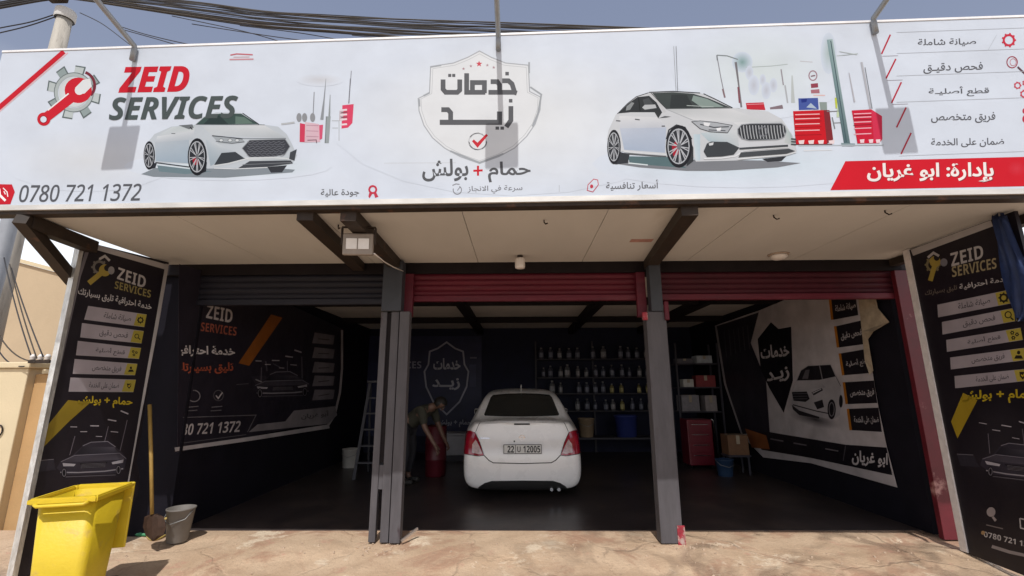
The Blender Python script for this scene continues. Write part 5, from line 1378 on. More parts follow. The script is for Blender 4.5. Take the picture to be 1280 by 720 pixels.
tube(bm, smooth_path(hp), .011, 8); obj('tube', bm, mat('yellow_hose', (0.45, 0.33, 0.10), 0.5, var=0.2), hs_, world=True)
bm = newbm(); a, b = gp(184, 673, .02), gp(162, 671, .02); tube(bm, [a, a.lerp(b, .3), a.lerp(b, .35), a.lerp(b, .8), b], [.014, .016, .024, .022, .012], 10); obj('nozzle', bm, mat('green_plastic', (0.03, 0.22, 0.09), 0.45, var=0.2), hs_, world=True)

# ---------------------------------------------------------------- things inside the workshop
M_SHELF = mat('dark_shelf_steel', (0.035, 0.033, 0.045), 0.6, var=0.3, scale=6)
sx0, sx1 = onY(672, 470, 11.3).x, onY(815, 470, 11.3).x
SZ = (0.98, 1.38, 1.76, 2.20)
shf = thing('bottle_rack', 'dark rack of car care bottles along the back wall right of the sedan', 'rack', ((sx0 + sx1) / 2, 11.35, 0.0))
for z in SZ:
    bm = newbm(); box(bm, sx0, sx1, 11.18, 11.50, z - .025, z, .003); obj('shelf', bm, M_SHELF, shf, world=True)
for x in (sx0 - .03, (sx0 + sx1) / 2, sx1 + .03):
    bm = newbm(); box(bm, x - .02, x + .02, 11.505, 11.545, 0, 2.65); obj('upright', bm, M_SHELF, shf, world=True)
def bottle_proto(name, col, loc, label, r=.055, h=.27):
    t = thing(name, label, 'bottle', loc, group='bottles on the back rack')
    bm = newbm(); lathe(bm, [(r * .9, 0), (r, .01), (r, h * .62), (r * .85, h * .74), (r * .42, h * .84), (r * .38, h * .90)], 14); obj('bottle_body', bm, mat(name + '_plastic', col, .35, var=.15), t, smooth=True)
    bm = newbm(); lathe(bm, [(r * .45, h * .90), (r * .45, h), (r * .3, h + .004)], 12); obj('cap', bm, mat('white_cap', (.25, .25, .25), .5), t)
    bm = newbm(); lathe(bm, [(r * 1.012, h * .15), (r * 1.012, h * .55)], 14, cap=False); obj('paper_label', bm, mat(name + '_label', tuple(min(1, c * 2.2 + .08) for c in col), .6, var=.4, scale=30), t)
    return t
kinds = [('dark_bottle', (.05, .055, .08), 'dark bottle with a pale cap on the rack along the back wall'),
         ('pale_bottle', (.11, .11, .12), 'pale grey bottle among the dark ones on the back wall rack'),
         ('yellow_bottle', (.17, .15, .05), 'yellow bottle on the two lower shelves of the back wall rack')]
protos = {}
rnd = random.Random(3)
for r_, z in enumerate(SZ):
    n = 13
    for k in range(n):
        x = sx0 + .12 + (sx1 - sx0 - .24) * k / (n - 1)
        if rnd.random() < (.4 if r_ == 0 and k < 4 else .08): continue
        kind = 2 if (k >= 8 and r_ < 2 and rnd.random() < .75) else (1 if rnd.random() < .3 else 0)
        nm, col, lb = kinds[kind]
        loc = (x + rnd.uniform(-.03, .03), 11.27 + rnd.uniform(-.02, .02), z + .001)
        if kind not in protos: protos[kind] = bottle_proto(nm, col, loc, lb, h=.27 if kind != 2 else .25)
        else:
            b_ = dup(protos[kind], loc, rnd.uniform(0, 6)); q_ = rnd.uniform(.8, 1.12); b_.scale = (q_ * rnd.uniform(.85, 1.2), q_ * rnd.uniform(.85, 1.2), q_)

tb = thing('workbench', 'low dark bench below the bottle rack at the back', 'bench', (2.35, 10.75, 0.0))
bm = newbm(); box(bm, 1.15, 3.35, 10.5, 11.0, .40, .44, .004); obj('bench_top', bm, M_SHELF, tb, world=True)
for x in (1.2, 3.3):
    for y in (10.55, 10.95):
        bm = newbm(); box(bm, x - .025, x + .025, y - .025, y + .025, 0, .398); obj('leg', bm, M_SHELF, tb, world=True)
def tub(name, label, cat, loc, r0, r1, h, m, handle=True):
    t = thing(name, label, cat, loc)
    bm = newbm(); lathe(bm, [(r0 * .95, 0), (r0, .01), (r1, h * .94), (r1 * 1.06, h * .95), (r1 * 1.06, h), (r1 * .95, h), (r0 * .95, .03), (.001, .028)], 24, cap=False); obj('tub_body', bm, m, t, smooth=True)
    if handle:
        bm = newbm(); tube(bm, [(-r1 * 1.04, 0, h * .93), (-r1 * .8, -r1 * .75, h * .7), (0, -r1 * 1.15, h * .58), (r1 * .8, -r1 * .75, h * .7), (r1 * 1.04, 0, h * .93)], .005, 6); obj('handle', bm, M_GALV, t)
    return t
tub('bucket', 'beige bucket standing on the bench just right of the sedan roof', 'bucket', (onY(733, 535, 10.7).x, 10.7, .441), .15, .18, .40, mat('beige_plastic', (.30, .22, .14), .6, var=.15))
tub('plastic_tub', 'bright blue plastic tub on the bench under the yellow bottles', 'tub', (onY(783, 535, 10.7).x, 10.72, .441), .22, .25, .46, mat('blue_plastic', (.03, .045, .20), .45, var=.15), False)
tub('bucket', 'white bucket alone on the floor inside the left bay', 'bucket', (onZ(446, 580, 0).x, 9.5, .001), .14, .16, .35, mat('white_bucket_plastic', (.5, .48, .45), .5, var=.1))
ch = thing('storage_chest', 'pale grey chest behind the left tail lamp of the sedan', 'chest', (onY(567, 550, 10.4).x, 10.4, .12))
bm = newbm(); box(bm, -.36, .36, -.2, .25, 0, .40, .012); obj('chest_body', bm, mat('pale_chest', (.38, .38, .42), .5, var=.1), ch)
bm = newbm(); box(bm, -.37, .37, -.21, .26, .402, .45, .012); obj('lid', bm, mat('pale_chest', (.38, .38, .42), .5), ch)
bm = newbm(); box(bm, -.34, .34, -.18, .23, -.12, -.002); obj('plinth', bm, M_SHELF, ch)
dr = thing('drum', 'dark red plastic drum beside the person left of the sedan', 'drum', (onY(545, 560, 8.6).x, 8.6, .001))
bm = newbm(); lathe(bm, [(.17, 0), (.18, .015), (.19, .28), (.197, .29), (.19, .30), (.19, .55), (.197, .56), (.19, .57), (.18, .84), (.165, .86), (.165, .85), (.001, .845)], 26); obj('drum_body', bm, mat('dark_red_plastic', (.10, .008, .016), .45, var=.2), dr, smooth=True)
bm = newbm(); lathe(bm, [(.03, .0), (.03, .03), (.001, .03)], 12, c=(.08, 0, .85)); obj('cap', bm, mat('white_cap', (.25, .25, .25), .5), dr)

# rack and red cabinet behind the right pillar
rk = thing('parts_rack', 'dark steel rack with boxes behind the right pillar', 'rack', (3.85, 10.2, 0))
RZ = (1.02, 1.52, 2.02)
for z in RZ:
    bm = newbm(); box(bm, 3.42, 4.28, 10.0, 10.4, z - .03, z, .003); obj('shelf', bm, M_SHELF, rk, world=True)
for x in (3.40, 4.30):
    for y in (9.98, 10.42):
        bm = newbm(); box(bm, x - .018, x + .018, y - .018, y + .018, 0, 2.45); obj('upright', bm, M_SHELF, rk, world=True)
def carton(label, x, y, z, w, d_, h, col, cat='box', name='parts_box'):
    t = thing(name, label, cat, (x, y, z + .001), R(rnd.uniform(-5, 5)))
    bm = newbm(); box(bm, -w / 2, w / 2, -d_ / 2, d_ / 2, 0, h, .004); obj('box_body', bm, mat('box_%d' % int(col[0] * 1000 + col[2] * 77), col, .6, var=.2, scale=14), t)
    bm = newbm(); box(bm, -w * .48, w * .48, -.03, .03, h + .001, h + .003); box(bm, -.03, .03, -d_ / 2 - .003, -d_ / 2 - .001, h * .55, h - .004); obj('tape', bm, mat('box_tape', (.35, .30, .22), .4), t)
carton('pale blue box on the top shelf of the dark rack', 4.02, 10.15, RZ[2], .34, .25, .16, (.38, .42, .46))
carton('long dark grey box beside the pale blue box on the rack', 3.62, 10.18, RZ[2], .36, .25, .10, (.10, .10, .12))
carton('red carton on the middle shelf of the dark rack', 4.02, 10.15, RZ[1], .40, .28, .24, (.20, .02, .025))
carton('small white box left of the red carton on the rack', 3.64, 10.12, RZ[1], .22, .2, .16, (.5, .5, .48))
carton('wide grey box on the lowest shelf of the dark rack', 3.64, 10.15, RZ[0], .38, .28, .33, (.22, .21, .23))
carton('upright grey box beside the wide grey box on the lowest shelf', 4.08, 10.15, RZ[0], .24, .28, .32, (.28, .25, .25))
cb = thing('tool_cabinet', 'red upright tool cabinet in front of the dark rack', 'cabinet', (onY(872, 560, 9.45).x, 9.45, 0))
M_REDC = mat('red_cabinet_paint', (.13, .008, .018), .35, var=.15, scale=4)
bm = newbm(); box(bm, -.24, .24, -.2, .2, .06, .90, .012); obj('cabinet_body', bm, M_REDC, cb)
for k in range(4):
    bm = newbm(); box(bm, -.22, .22, -.214, -.202, .10 + k * .19, .27 + k * .19, .004); dr_ = obj('drawer', bm, M_REDC, cb)
    bm = newbm(); box(bm, -.16, .16, -.228, -.215, .235 + k * .19, .25 + k * .19, .003); obj('handle', bm, M_CHROME, dr_)
for x in (-.2, .2):
    for y in (-.16, .16):
        bm = newbm(); lathe(bm, [(.028, -.012), (.03, 0), (.028, .012)], 12); bmesh.ops.transform(bm, matrix=Matrix.Translation((x, y, .031)) @ Matrix.Rotation(math.pi / 2, 4, 'Y'), verts=bm.verts); obj('castor', bm, M_TYRE, cb)
bm = newbm(); tube(bm, [(.27, -.1, .9), (.31, -.1, .88), (.31, -.1, .12)], .012, 8); obj('side_rail', bm, M_CHROME, cb)
st_ = thing('stool', 'low black stool under the cardboard box by the right wall', 'stool', (3.92, 8.75, 0))
bm = newbm(); box(bm, -.2, .2, -.17, .17, .30, .335, .01); obj('seat', bm, M_SHELF, st_)
for x in (-.16, .16):
    for y in (-.13, .13):
        bm = newbm(); box(bm, x - .015, x + .015, y - .015, y + .015, 0, .299); obj('leg', bm, M_SHELF, st_)
carton('brown cardboard box on the stool by the right inner wall', 3.92, 8.75, .336, .36, .30, .34, (.15, .075, .035), 'box', 'cardboard_box')
tub('bucket', 'dark blue bucket on the floor before the brown cardboard box', 'bucket', (3.62, 8.55, .001), .12, .15, .28, mat('dark_blue_plastic', (.022, .05, .11), .5, var=.15))

lad = thing('step_ladder', 'pale step ladder standing behind the left pillar', 'ladder', (onY(470, 540, 8.6).x, 8.6, 0))
M_LAD = mat('aluminium_ladder', (.06, .06, .07), .6, .2, var=.15)
for s_ in (-.2, .2):
    bm = newbm(); bar(bm, (s_ * 1.15, -.35, 0), (s_ * .8, 0, 1.62), .05, .025); obj('rail', bm, M_LAD, lad)
    bm = newbm(); bar(bm, (s_ * 1.15, .42, 0), (s_ * .8, .03, 1.58), .035, .02); obj('rail', bm, M_LAD, lad)
for k in range(5):
    u = (k + 1) / 6
    bm = newbm(); w_ = .2 * (1.15 - .35 * u); box(bm, -w_, w_, -.35 * (1 - u) - .05, -.35 * (1 - u) + .05, 1.62 * u - .015, 1.62 * u + .01); obj('step', bm, M_LAD, lad)
bm = newbm(); box(bm, -.19, .19, -.09, .1, 1.62, 1.66, .006); obj('top_cap', bm, M_LAD, lad)

# ---------------------------------------------------------------- the person stooping at the drum
M_SKIN = mat('skin', (.15, .085, .06), .5, var=.08, scale=12)
M_SHIRT = mat('olive_shirt', (.042, .042, .030), .85, var=.2, scale=14, bump=.3, bscale=12)
M_TROU = mat('dark_trousers', (.022, .022, .028), .85, var=.2, scale=12, bump=.3, bscale=12)
M_HAIR = mat('black_hair', (.012, .010, .009), .6, var=.3, scale=40)
pxp = onY(508, 560, 8.0).x
per = thing('person', 'person in an olive shirt and dark trousers stooping beside the dark red drum', 'person', (pxp, 8.0, 0.0), R(-18))
def skinned(name, verts, edges, m, parent, root=0, sub=2):
    me = bpy.data.meshes.new(name)
    me.from_pydata([v[:3] for v in verts], edges, [])
    o = bpy.data.objects.new(name, me); COL.objects.link(o); o.parent = parent
    me.materials.append(m)
    md = o.modifiers.new('skin', 'SKIN'); md.use_smooth_shade = True
    for i, v in enumerate(verts):
        r = v[3]; me.skin_vertices[0].data[i].radius = (r, r if len(v) < 5 else v[4])
        me.skin_vertices[0].data[i].use_root = (i == root)
    sb = o.modifiers.new('sub', 'SUBSURF'); sb.levels = sub; sb.render_levels = sub
    return o
# local frame: x is the way the person faces, y to the person's left
BODY = [(0, 0, .92, .125), (.17, 0, 1.06, .125), (.34, 0, 1.16, .135), (.45, 0, 1.215, .075), (.515, 0, 1.235, .055), (.59, 0, 1.262, .088), (.64, 0, 1.285, .092), (.67, 0, 1.31, .06),
        (-.02, .10, .87, .095), (.05, .115, .50, .062), (-.03, .12, .12, .045), (.02, .125, .045, .045), (.13, .13, .035, .035),
        (-.02, -.10, .87, .095), (.07, -.115, .50, .062), (.0, -.12, .12, .045), (.05, -.125, .045, .045), (.16, -.13, .035, .035),
        (.37, .19, 1.17, .066), (.46, .23, .92, .047), (.58, .20, .72, .035), (.62, .19, .66, .028),
        (.37, -.19, 1.17, .066), (.46, -.24, .91, .047), (.60, -.22, .70, .035), (.64, -.21, .635, .028)]
ED = [(0, 1), (1, 2), (2, 3), (3, 4), (4, 5), (5, 6), (6, 7), (0, 8), (8, 9), (9, 10), (10, 11), (11, 12), (0, 13), (13, 14), (14, 15), (15, 16), (16, 17), (2, 18), (18, 19), (19, 20), (20, 21), (2, 22), (22, 23), (23, 24), (24, 25)]
fingers = []
for base_i, sy in ((21, 1), (25, -1)):
    b = BODY[base_i]
    p = len(BODY); BODY.append((b[0] + .035, b[1], b[2] - .05, .026)); ED.append((base_i, p))
    for f, (dy, ln) in enumerate(((-.030, .062), (-.010, .072), (.010, .068), (.030, .055))):
        k = len(BODY); BODY += [(b[0] + .05, b[1] + dy, b[2] - .085, .0095), (b[0] + .055 + ln * .2, b[1] + dy * 1.1, b[2] - .085 - ln * .6, .0085), (b[0] + .045, b[1] + dy * 1.1, b[2] - .085 - ln, .007)]
        ED += [(p, k), (k, k + 1), (k + 1, k + 2)]
    k = len(BODY); BODY += [(b[0] + .045, b[1] - sy * .035, b[2] - .04, .011), (b[0] + .075, b[1] - sy * .045, b[2] - .075, .009)]
    ED += [(base_i, k), (k, k + 1)]
skinned('body', BODY, ED, M_SKIN, per)
SH = [(-.01, 0, .90, .140), (.17, 0, 1.06, .146), (.345, 0, 1.165, .155), (.44, 0, 1.205, .085), (.375, .195, 1.175, .082), (.455, .228, .93, .066), (.375, -.195, 1.175, .082), (.455, -.238, .92, .066)]
skinned('shirt', SH, [(0, 1), (1, 2), (2, 3), (2, 4), (4, 5), (2, 6), (6, 7)], M_SHIRT, per)
TR = [(0, 0, .93, .137), (-.01, .10, .86, .108), (.05, .115, .50, .078), (-.03, .12, .13, .062), (-.01, -.10, .86, .108), (.07, -.115, .50, .078), (0, -.12, .13, .062)]
skinned('trousers', TR, [(0, 1), (1, 2), (2, 3), (0, 4), (4, 5), (5, 6)], M_TROU, per)
# the head looks down at the drum: its own frame, tipped forward
HM = Matrix.Translation((.615, 0, 1.272)) @ Matrix.Rotation(R(48), 4, 'Y')
def head_part(name, bm, m):
    bmesh.ops.transform(bm, matrix=HM, verts=bm.verts); return obj(name, bm, m, per, smooth=True)
bm = newbm()
bmesh.ops.create_uvsphere(bm, u_segments=20, v_segments=12, radius=.112)
bmesh.ops.delete(bm, geom=[v for v in bm.verts if v.co.x > .055 and v.co.z < .045 or v.co.z < -.07], context='VERTS')
head_part('hair', bm, M_HAIR)
for sy in (-1, 1):
    bm = newbm(); bmesh.ops.create_uvsphere(bm, u_segments=10, v_segments=8, radius=.013, matrix=Matrix.Translation((.088, sy * .032, 0.0))); head_part('eye', bm, mat('eye_dark', (.03, .025, .02), .2))
    bm = newbm(); bmesh.ops.create_uvsphere(bm, u_segments=10, v_segments=8, radius=1, matrix=Matrix.Translation((0, sy * .094, -.015)) @ Matrix.Diagonal((.02, .012, .03, 1))); head_part('ear', bm, M_SKIN)
bm = newbm(); lathe(bm, [(.018, 0), (.014, .02), (.006, .05)], 10, c=(.092, 0, -.045)); head_part('nose', bm, M_SKIN)
bm = newbm(); bmesh.ops.create_uvsphere(bm, u_segments=12, v_segments=6, radius=1, matrix=Matrix.Translation((.086, 0, -.065)) @ Matrix.Diagonal((.008, .026, .007, 1))); head_part('mouth', bm, mat('lips', (.20, .08, .07), .5))
M_SHOE = mat('dark_shoe', (.02, .018, .016), .6)
for sy, dx in ((1, 0), (-1, .03)):
    bm = newbm(); box(bm, -.07 + dx, .19 + dx, sy * .127 - .048, sy * .127 + .048, 0, .085, .03); obj('shoe', bm, M_SHOE, per, smooth=True)

# ---------------------------------------------------------------- beyond the left end: house, gate pillar, poles
M_TAN = mat('tan_render', (0.52, 0.40, 0.26), 0.9, var=0.1, scale=0.8, bump=0.15, bscale=18, col2=(0.46, 0.34, 0.21), thr=(0.55, 0.7, 0.2))
M_CREAM = mat('cream_render', (0.66, 0.55, 0.36), 0.9, var=0.1, scale=1.5, bump=0.12)
M_OCHRE = mat('ochre_render', (0.50, 0.31, 0.14), 0.9, var=0.12, scale=1.5, bump=0.15)
M_WHITEW = mat('pale_wall', (0.75, 0.73, 0.70), 0.9, var=0.08, scale=1.0)
hA, hB = onY(-120, 290, 8.9), onY(150, 362, 8.9)
hou = thing('neighbour_house', 'tan rendered house wall with a sloping top beyond the left sign', 'house', (-9.5, 8.9, -0.26))
bm = newbm()
P = [(hA.x, hA.z), (hB.x, hB.z), (hB.x, -.26), (hA.x, -.26)]
f = [bm.verts.new((x, 8.9, z)) for x, z in P]; b = [bm.verts.new((x, 9.15, z)) for x, z in P]
bm.faces.new(f); bm.faces.new(b[::-1])
for i in range(4): bm.faces.new((f[i], f[(i + 1) % 4], b[(i + 1) % 4], b[i]))
bmesh.ops.recalc_face_normals(bm, faces=bm.faces)
obj('wall', bm, M_TAN, hou, world=True)
bm = newbm(); bar(bm, (hA.x, 9.02, hA.z + .045), (hB.x, 9.02, hB.z + .045), .34, .07); obj('coping', bm, M_CREAM, hou, world=True)
bm = newbm(); box(bm, -14.5, -6.2, 9.2, 16, -.26, 2.6); obj('rear_block', bm, M_TAN, hou, world=True)
wh_ = thing('haze_house', 'added white flat-roofed house standing in for bright haze far behind the tan wall', 'house', (-21, 24, -.26))  # added house, stands in for the bright white haze low on the left
bm = newbm(); box(bm, -34, -14, 24, 34, -.26, 7.4, .02); obj('wall', bm, M_WHITEW, wh_, world=True)
bm = newbm(); box(bm, -34.2, -13.8, 23.8, 34.2, 7.4, 7.65, .02); obj('roof_edge', bm, M_WHITEW, wh_, world=True)
for x in (-30, -26, -22, -18):
    bm = newbm(); box(bm, x - .6, x + .6, 23.94, 23.99, 4.2, 5.8); w_ = obj('window', bm, M_GLASS, wh_, world=True)
    bm = newbm()
    for a in ((x - .68, x - .605, 4.15, 5.9), (x + .605, x + .68, 4.15, 5.9), (x - .604, x + .604, 5.805, 5.9), (x - .604, x + .604, 4.1, 4.195)): box(bm, a[0], a[1], 23.9, 23.985, a[2], a[3])
    obj('frame', bm, M_WHITEW, w_, world=False)
    bpy.data.objects[w_.children[0].name].location = -Vector(wh_.location)
gpil = thing('gate_pillar', 'cream square gate pillar with a cap in front of the tan house', 'pillar', (onY(8, 560, 6.0).x, 6.0, -.26))
gx = gpil.location.x
gt = onY(30, 458, 6.0).z
xr = onY(34, 470, 5.9).x
bm = newbm(); box(bm, xr - .62, xr, 5.9, 6.3, -.26, gt - .03, .01); obj('shaft', bm, M_CREAM, gpil, world=True)
bm = newbm(); box(bm, xr - .66, xr + .04, 5.86, 6.34, gt - .028, gt + .05, .015); obj('cap', bm, M_CREAM, gpil, world=True)
bm = newbm(); tube(bm, [(xr - .16, 5.885, 1.05 + .12 * math.sin(a)) if False else (xr - .20 + .05 * math.cos(a), 5.885, 1.02 + .07 * math.sin(a)) for a in [k * math.pi / 8 for k in range(17)]], .008, 6); obj('ring_handle', bm, M_BEAM, gpil, world=True)
ow = thing('garden_wall', 'ochre garden wall between the cream gate pillar and the left sign', 'wall', (xr + .5, 6.4, -.26))
bm = newbm(); box(bm, xr + .002, -4.5, 6.0, 6.25, -.26, gt - .10, .01); obj('wall', bm, M_OCHRE, ow, world=True)
bm = newbm(); box(bm, xr + .10, -4.5, 5.97, 6.28, gt - .098, gt - .04, .01); obj('coping', bm, M_CREAM, ow, world=True)
# cable bracket on that wall with wires running up
M_WIRE = mat('black_cable', (0.022, 0.021, 0.024), 0.6, var=0.3)
M_WIRE2 = mat('brown_cable', (0.055, 0.045, 0.034), 0.7, var=0.3)
br_ = thing('cable_bracket', 'rusty bracket with pale insulators at the foot of the wires on the ochre wall', 'bracket', onY(50, 452, 5.85))
bc = Vector(br_.location)
bm = newbm(); box(bm, -.14, .14, -.02, .03, -.02, .02, .004); obj('rail', bm, M_BEAM, br_)
for x in (-.10, 0.0, .09):
    bm = newbm(); lathe(bm, [(.02, .021), (.034, .03), (.026, .05), (.036, .06), (.026, .08), (.015, .095)], 12, c=(x, 0, 0)); obj('insulator', bm, M_WHITEP, br_, smooth=True)
for k, (a, b_, sag) in enumerate((((5, 322), (40, 448), .05), ((12, 330), (46, 448), .04), ((14, 335), (54, 446), .03), ((-8, 405), (44, 452), .12), ((-8, 425), (30, 458), .10))):
    A0, B0 = onY(*a, 6.1), onY(*b_, 5.83)
    bm = newbm(); tube(bm, [A0.lerp(B0, u) + Vector((0, 0, -sag * 4 * u * (1 - u))) for u in [i / 10 for i in range(11)]], .008, 6)
    tag(obj('service_wire', bm, M_WIRE2 if k % 2 else M_WIRE), 'thin dark wire drooping down the tan wall to the rusty bracket', 'wire', 'service wires on the tan wall')
sp = thing('steel_post', 'grey leaning steel post at the far left under the canopy end', 'post', onY(12, 400, 6.6))
bm = newbm(); a, b_ = onY(-6, 350, 6.5), onY(16, 262, 6.5); bb_ = a + (a - b_) * 2.2
bb_ = Vector((a.x - .15, 6.5, -.26)); tube(bm, [bb_, a, b_, b_ + (b_ - a) * .5], .10, 14); obj('shaft', bm, mat('grey_galvanised', (.33, .35, .38), .6, .3, var=.2, scale=3), sp, world=True)
bm = newbm(); lathe(bm, [(.2, 0), (.2, .03), (.13, .05)], 16, c=(bb_.x, 6.5, -.26)); obj('base_plate', bm, M_GALV, sp, world=True)

# utility pole and the cable bundle
upx = onY(84, 10, 7.4)
up = thing('utility_pole', 'pale concrete utility pole rising behind the left end of the billboard', 'pole', (upx.x, 7.4, -.26))
M_CONC = mat('weathered_concrete', (.40, .37, .32), .9, var=.25, scale=3, vscale=(3, 3, .5), col2=(.24, .22, .19), thr=(.55, 4, .15))
ptop = 8.6
bm = newbm(); tube(bm, [(upx.x, 7.4, -.26), (upx.x, 7.4, 4), (upx.x, 7.4, ptop)], [.19, .15, .115], 16); obj('shaft', bm, M_CONC, up, world=True)
zc = onY(86, 12, 7.28).z
bm = newbm(); lathe(bm, [(.150, -.12), (.158, -.10), (.158, .06), (.150, .08)], 16, c=(upx.x, 7.4, zc), cap=False); obj('band', bm, mat('pale_band', (.6, .6, .58), .6), up, world=True)
bm = newbm(); bar(bm, (upx.x - .9, 7.27, zc + .42), (upx.x + .9, 7.27, zc + .42), .09, .09); obj('crossarm', bm, M_BEAM, up, world=True)
for dx in (-.7, -.25, .3, .75):
    bm = newbm(); lathe(bm, [(.02, .045), (.05, .06), (.035, .09), (.05, .11), (.03, .15)], 12, c=(upx.x + dx, 7.27, zc + .42)); obj('insulator', bm, M_WHITEP, up, world=True)
bm = newbm(); box(bm, upx.x - .16, upx.x + .16, 7.12, 7.27, zc + .12, zc + .36, .02); obj('splice_box', bm, M_BEAM, up, world=True)
rc = random.Random(11)
def cable(pts, r, m, label, grp):
    bm = newbm(); tube(bm, smooth_path(pts, 6), r, 6, cap=False)
    tag(obj('overhead_cable', bm, m), label, 'cable', grp)
G1 = 'cables bundled across the sky behind the billboard'
track = [(92, -8), (160, -2), (250, 9), (330, 20), (420, 27), (520, 33), (640, 38), (760, 41), (880, 42), (1000, 40), (1120, 36), (1300, 28), (1500, 12)]
for k in range(24):
    u = (k + .5) / 24
    Yc = 7.3 + 1.3 * rc.random()
    off = (u - .5)
    ph = rc.random() * 6
    spread = [3, 7, 12, 15, 15, 15, 15, 15, 13, 10, 8, 7, 6]
    pts = [onY(x, y + off * sp_ * 1.6 + 1.8 * math.sin(ph + i * 1.3) + 4, Yc) for i, ((x, y), sp_) in enumerate(zip(track, spread))]
    cable(pts, rc.choice((.007, .009, .011, .014)), M_WIRE2 if k % 3 == 0 else M_WIRE, 'dark cable in the thick sagging bundle above the billboard', G1)
G2 = 'thin single cables below the bundle'
for k, tr in enumerate((((100, 16), (128, 30), (160, 54), (176, 66)), ((150, 33), (190, 45), (260, 60), (330, 68)), ((150, 36), (200, 50), (240, 62), (262, 68)), ((240, 30), (330, 44), (420, 56), (470, 62)), ((300, 32), (380, 42), (450, 55), (500, 66)), ((215, 20), (300, 38), (350, 52), (372, 60)), ((440, 44), (520, 52), (600, 58), (680, 60)))):
    cable([onY(x, y, 7.2 + .1 * k) for x, y in tr], .008, M_WIRE, 'thin single cable sagging under the bundle towards the billboard', G2)
G3 = 'cables left of the utility pole'
for k, tr in enumerate((((-60, 20), (0, 10), (50, 1), (90, -4)), ((-60, 18), (0, 7), (50, -1), (90, -6)), ((-60, 15), (0, 5), (45, -3), (90, -8)), ((-60, 48), (0, 35), (40, 27), (80, 14)), ((-60, 54), (0, 41), (40, 31), (80, 17)), ((-60, 12), (0, 3), (45, -5), (90, -10)))):
    cable([onY(x, y, 7.25 + .03 * k) for x, y in tr], .02 if k in (0, 1, 2, 5) else .011, M_WIRE, 'dark cable coming in from the left to the utility pole', G3)

# ---------------------------------------------------------------- beyond the right end: blue sheet, wall, tree
bs = [(1240, 268), (1252, 270), (1268, 288), (1276, 330), (1280, 385), (1268, 402), (1258, 372), (1248, 330), (1240, 296)]
ts = thing('blue_sheet', 'blue plastic sheet hanging over the outer corner of the right sign', 'sheet', onP(1255, 330, Q1, nR))
bm = newbm()
nu, nv = 9, 16
rowsv = []
for j in range(nv + 1):
    v = j / nv
    xl = 1241 + 26 * v; xr_ = 1256 + 36 * min(1, v * 1.6); y0 = 268 + v * 132
    if v > .9: xr_ -= 8 * (v - .9) * 10
    rowsv.append([bm.verts.new(onP(xl + (xr_ - xl) * i / nu, y0 + 3 * math.sin(i * 1.7), Q1 + nR * .06, nR) + nR * (.022 * math.sin(i * 1.9 + v * 4) + .012 * math.sin(i * 3.1 - v * 7))) for i in range(nu + 1)])
for a, b_ in zip(rowsv, rowsv[1:]):
    for i in range(nu): bm.faces.new((a[i], a[i + 1], b_[i + 1], b_[i]))
bmesh.ops.solidify(bm, geom=bm.faces[:], thickness=.004)
obj('sheet_body', bm, mat('blue_tarpaulin', (.045, .075, .20), .5, var=.25, scale=9), ts, smooth=True, world=True)
rw_ = thing('pale_house', 'pale house wall beyond the right end of the workshop', 'house', (9, 9, -.26))
bm = newbm(); box(bm, 6.6, 16, 8.5, 15, -.26, 3.4, .02); obj('wall', bm, M_WHITEW, rw_, world=True)
bm = newbm(); box(bm, 6.4, 16.2, 8.3, 15.2, 3.4, 3.55, .02); obj('roof_edge', bm, M_CREAM, rw_, world=True)
tr_ = thing('leafy_tree', 'small pale green tree behind the blue sheet at the right edge', 'tree', (6.1, 6.6, -.26))
bm = newbm(); tube(bm, [(6.1, 6.6, -.26), (6.13, 6.62, 1.2), (6.05, 6.6, 2.3)], [.09, .07, .05], 10)
rt = random.Random(5)
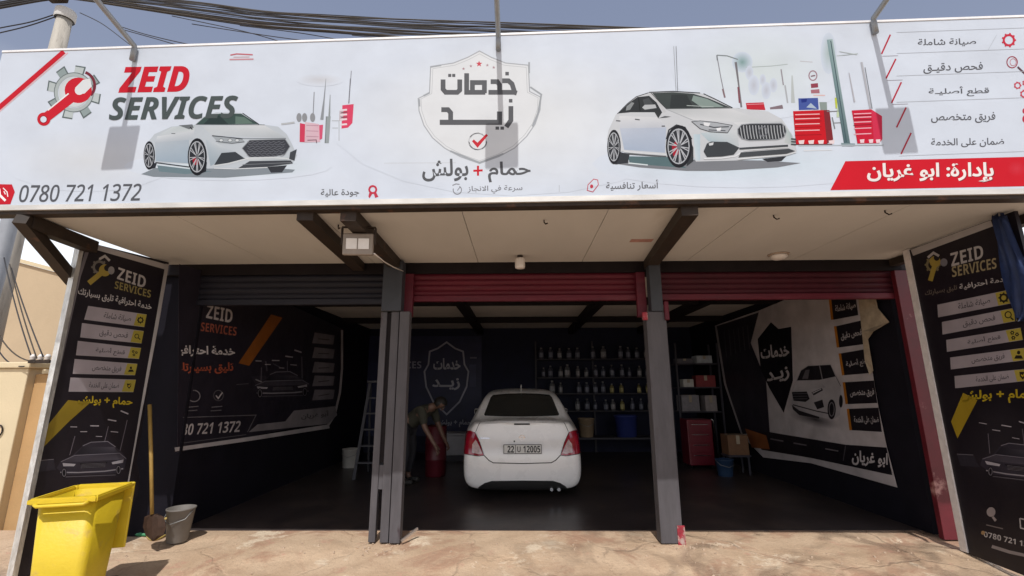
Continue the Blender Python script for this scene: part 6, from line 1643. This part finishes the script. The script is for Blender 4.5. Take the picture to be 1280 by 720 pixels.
for k in range(9):
    a = rt.uniform(0, 6.28); l = rt.uniform(.5, 1.0); z0 = rt.uniform(1.4, 2.3)
    tube(bm, [(6.1, 6.61, z0), (6.1 + l * .5 * math.cos(a), 6.61 + l * .5 * math.sin(a), z0 + .35), (6.1 + l * math.cos(a), 6.61 + l * math.sin(a), z0 + .8)], [.03, .02, .008], 6)
obj('trunk', bm, mat('bark', (.14, .10, .07), .9, var=.3, scale=20), tr_, world=True)
bm = newbm()
for k in range(2600):
    cl_ = k % 26
    rr = random.Random(cl_)
    c = Vector((6.1 + rr.uniform(-.9, .9), 6.6 + rr.uniform(-.8, .8), 2.5 + rr.uniform(-.6, 1.0)))
    p = c + Vector((rt.gauss(0, .17), rt.gauss(0, .17), rt.gauss(0, .14)))
    a = Vector((rt.uniform(-1, 1), rt.uniform(-1, 1), rt.uniform(-1, .4))).normalized(); b_ = a.cross(Vector((rt.random(), rt.random(), 1))).normalized()
    l, w_ = rt.uniform(.05, .09), rt.uniform(.014, .022)
    v = [bm.verts.new(p), bm.verts.new(p + a * l * .5 + b_ * w_), bm.verts.new(p + a * l), bm.verts.new(p + a * l * .5 - b_ * w_)]
    bm.faces.new(v)
obj('crown', bm, mat('pale_leaves', (.10, .13, .055), .6, var=.4, scale=5), tr_, world=True)

# ---------------------------------------------------------------- crumbs of broken concrete round the pillar feet
bm = newbm(); rr_ = random.Random(21)
for k in range(150):
    ctr = rr_.choice((-1.28, -1.28, -1.4, 1.66, 1.7, 3.4, 2.4, .4, -2.4))
    x = ctr + rr_.gauss(0, .16 if abs(ctr) < 1.8 and ctr != .4 else .6); y = 4.93 + rr_.gauss(0, .09) if abs(ctr) < 1.8 else 4.75 + rr_.gauss(0, .25)
    if y > 5.2: continue
    r = rr_.uniform(.004, .015)
    n0 = len(bm.verts)
    g = bmesh.ops.create_icosphere(bm, subdivisions=1, radius=r, matrix=Matrix.Translation((x, y, apron_z(x, y) + r * .3)))
    for v in g['verts']: v.co += Vector((rr_.uniform(-1, 1), rr_.uniform(-1, 1), rr_.uniform(-1, .4))) * r * .45
o = obj('rubble', bm, mat('concrete_crumbs', (.44, .33, .24), .9, var=.3, scale=30)); o['kind'] = 'stuff'
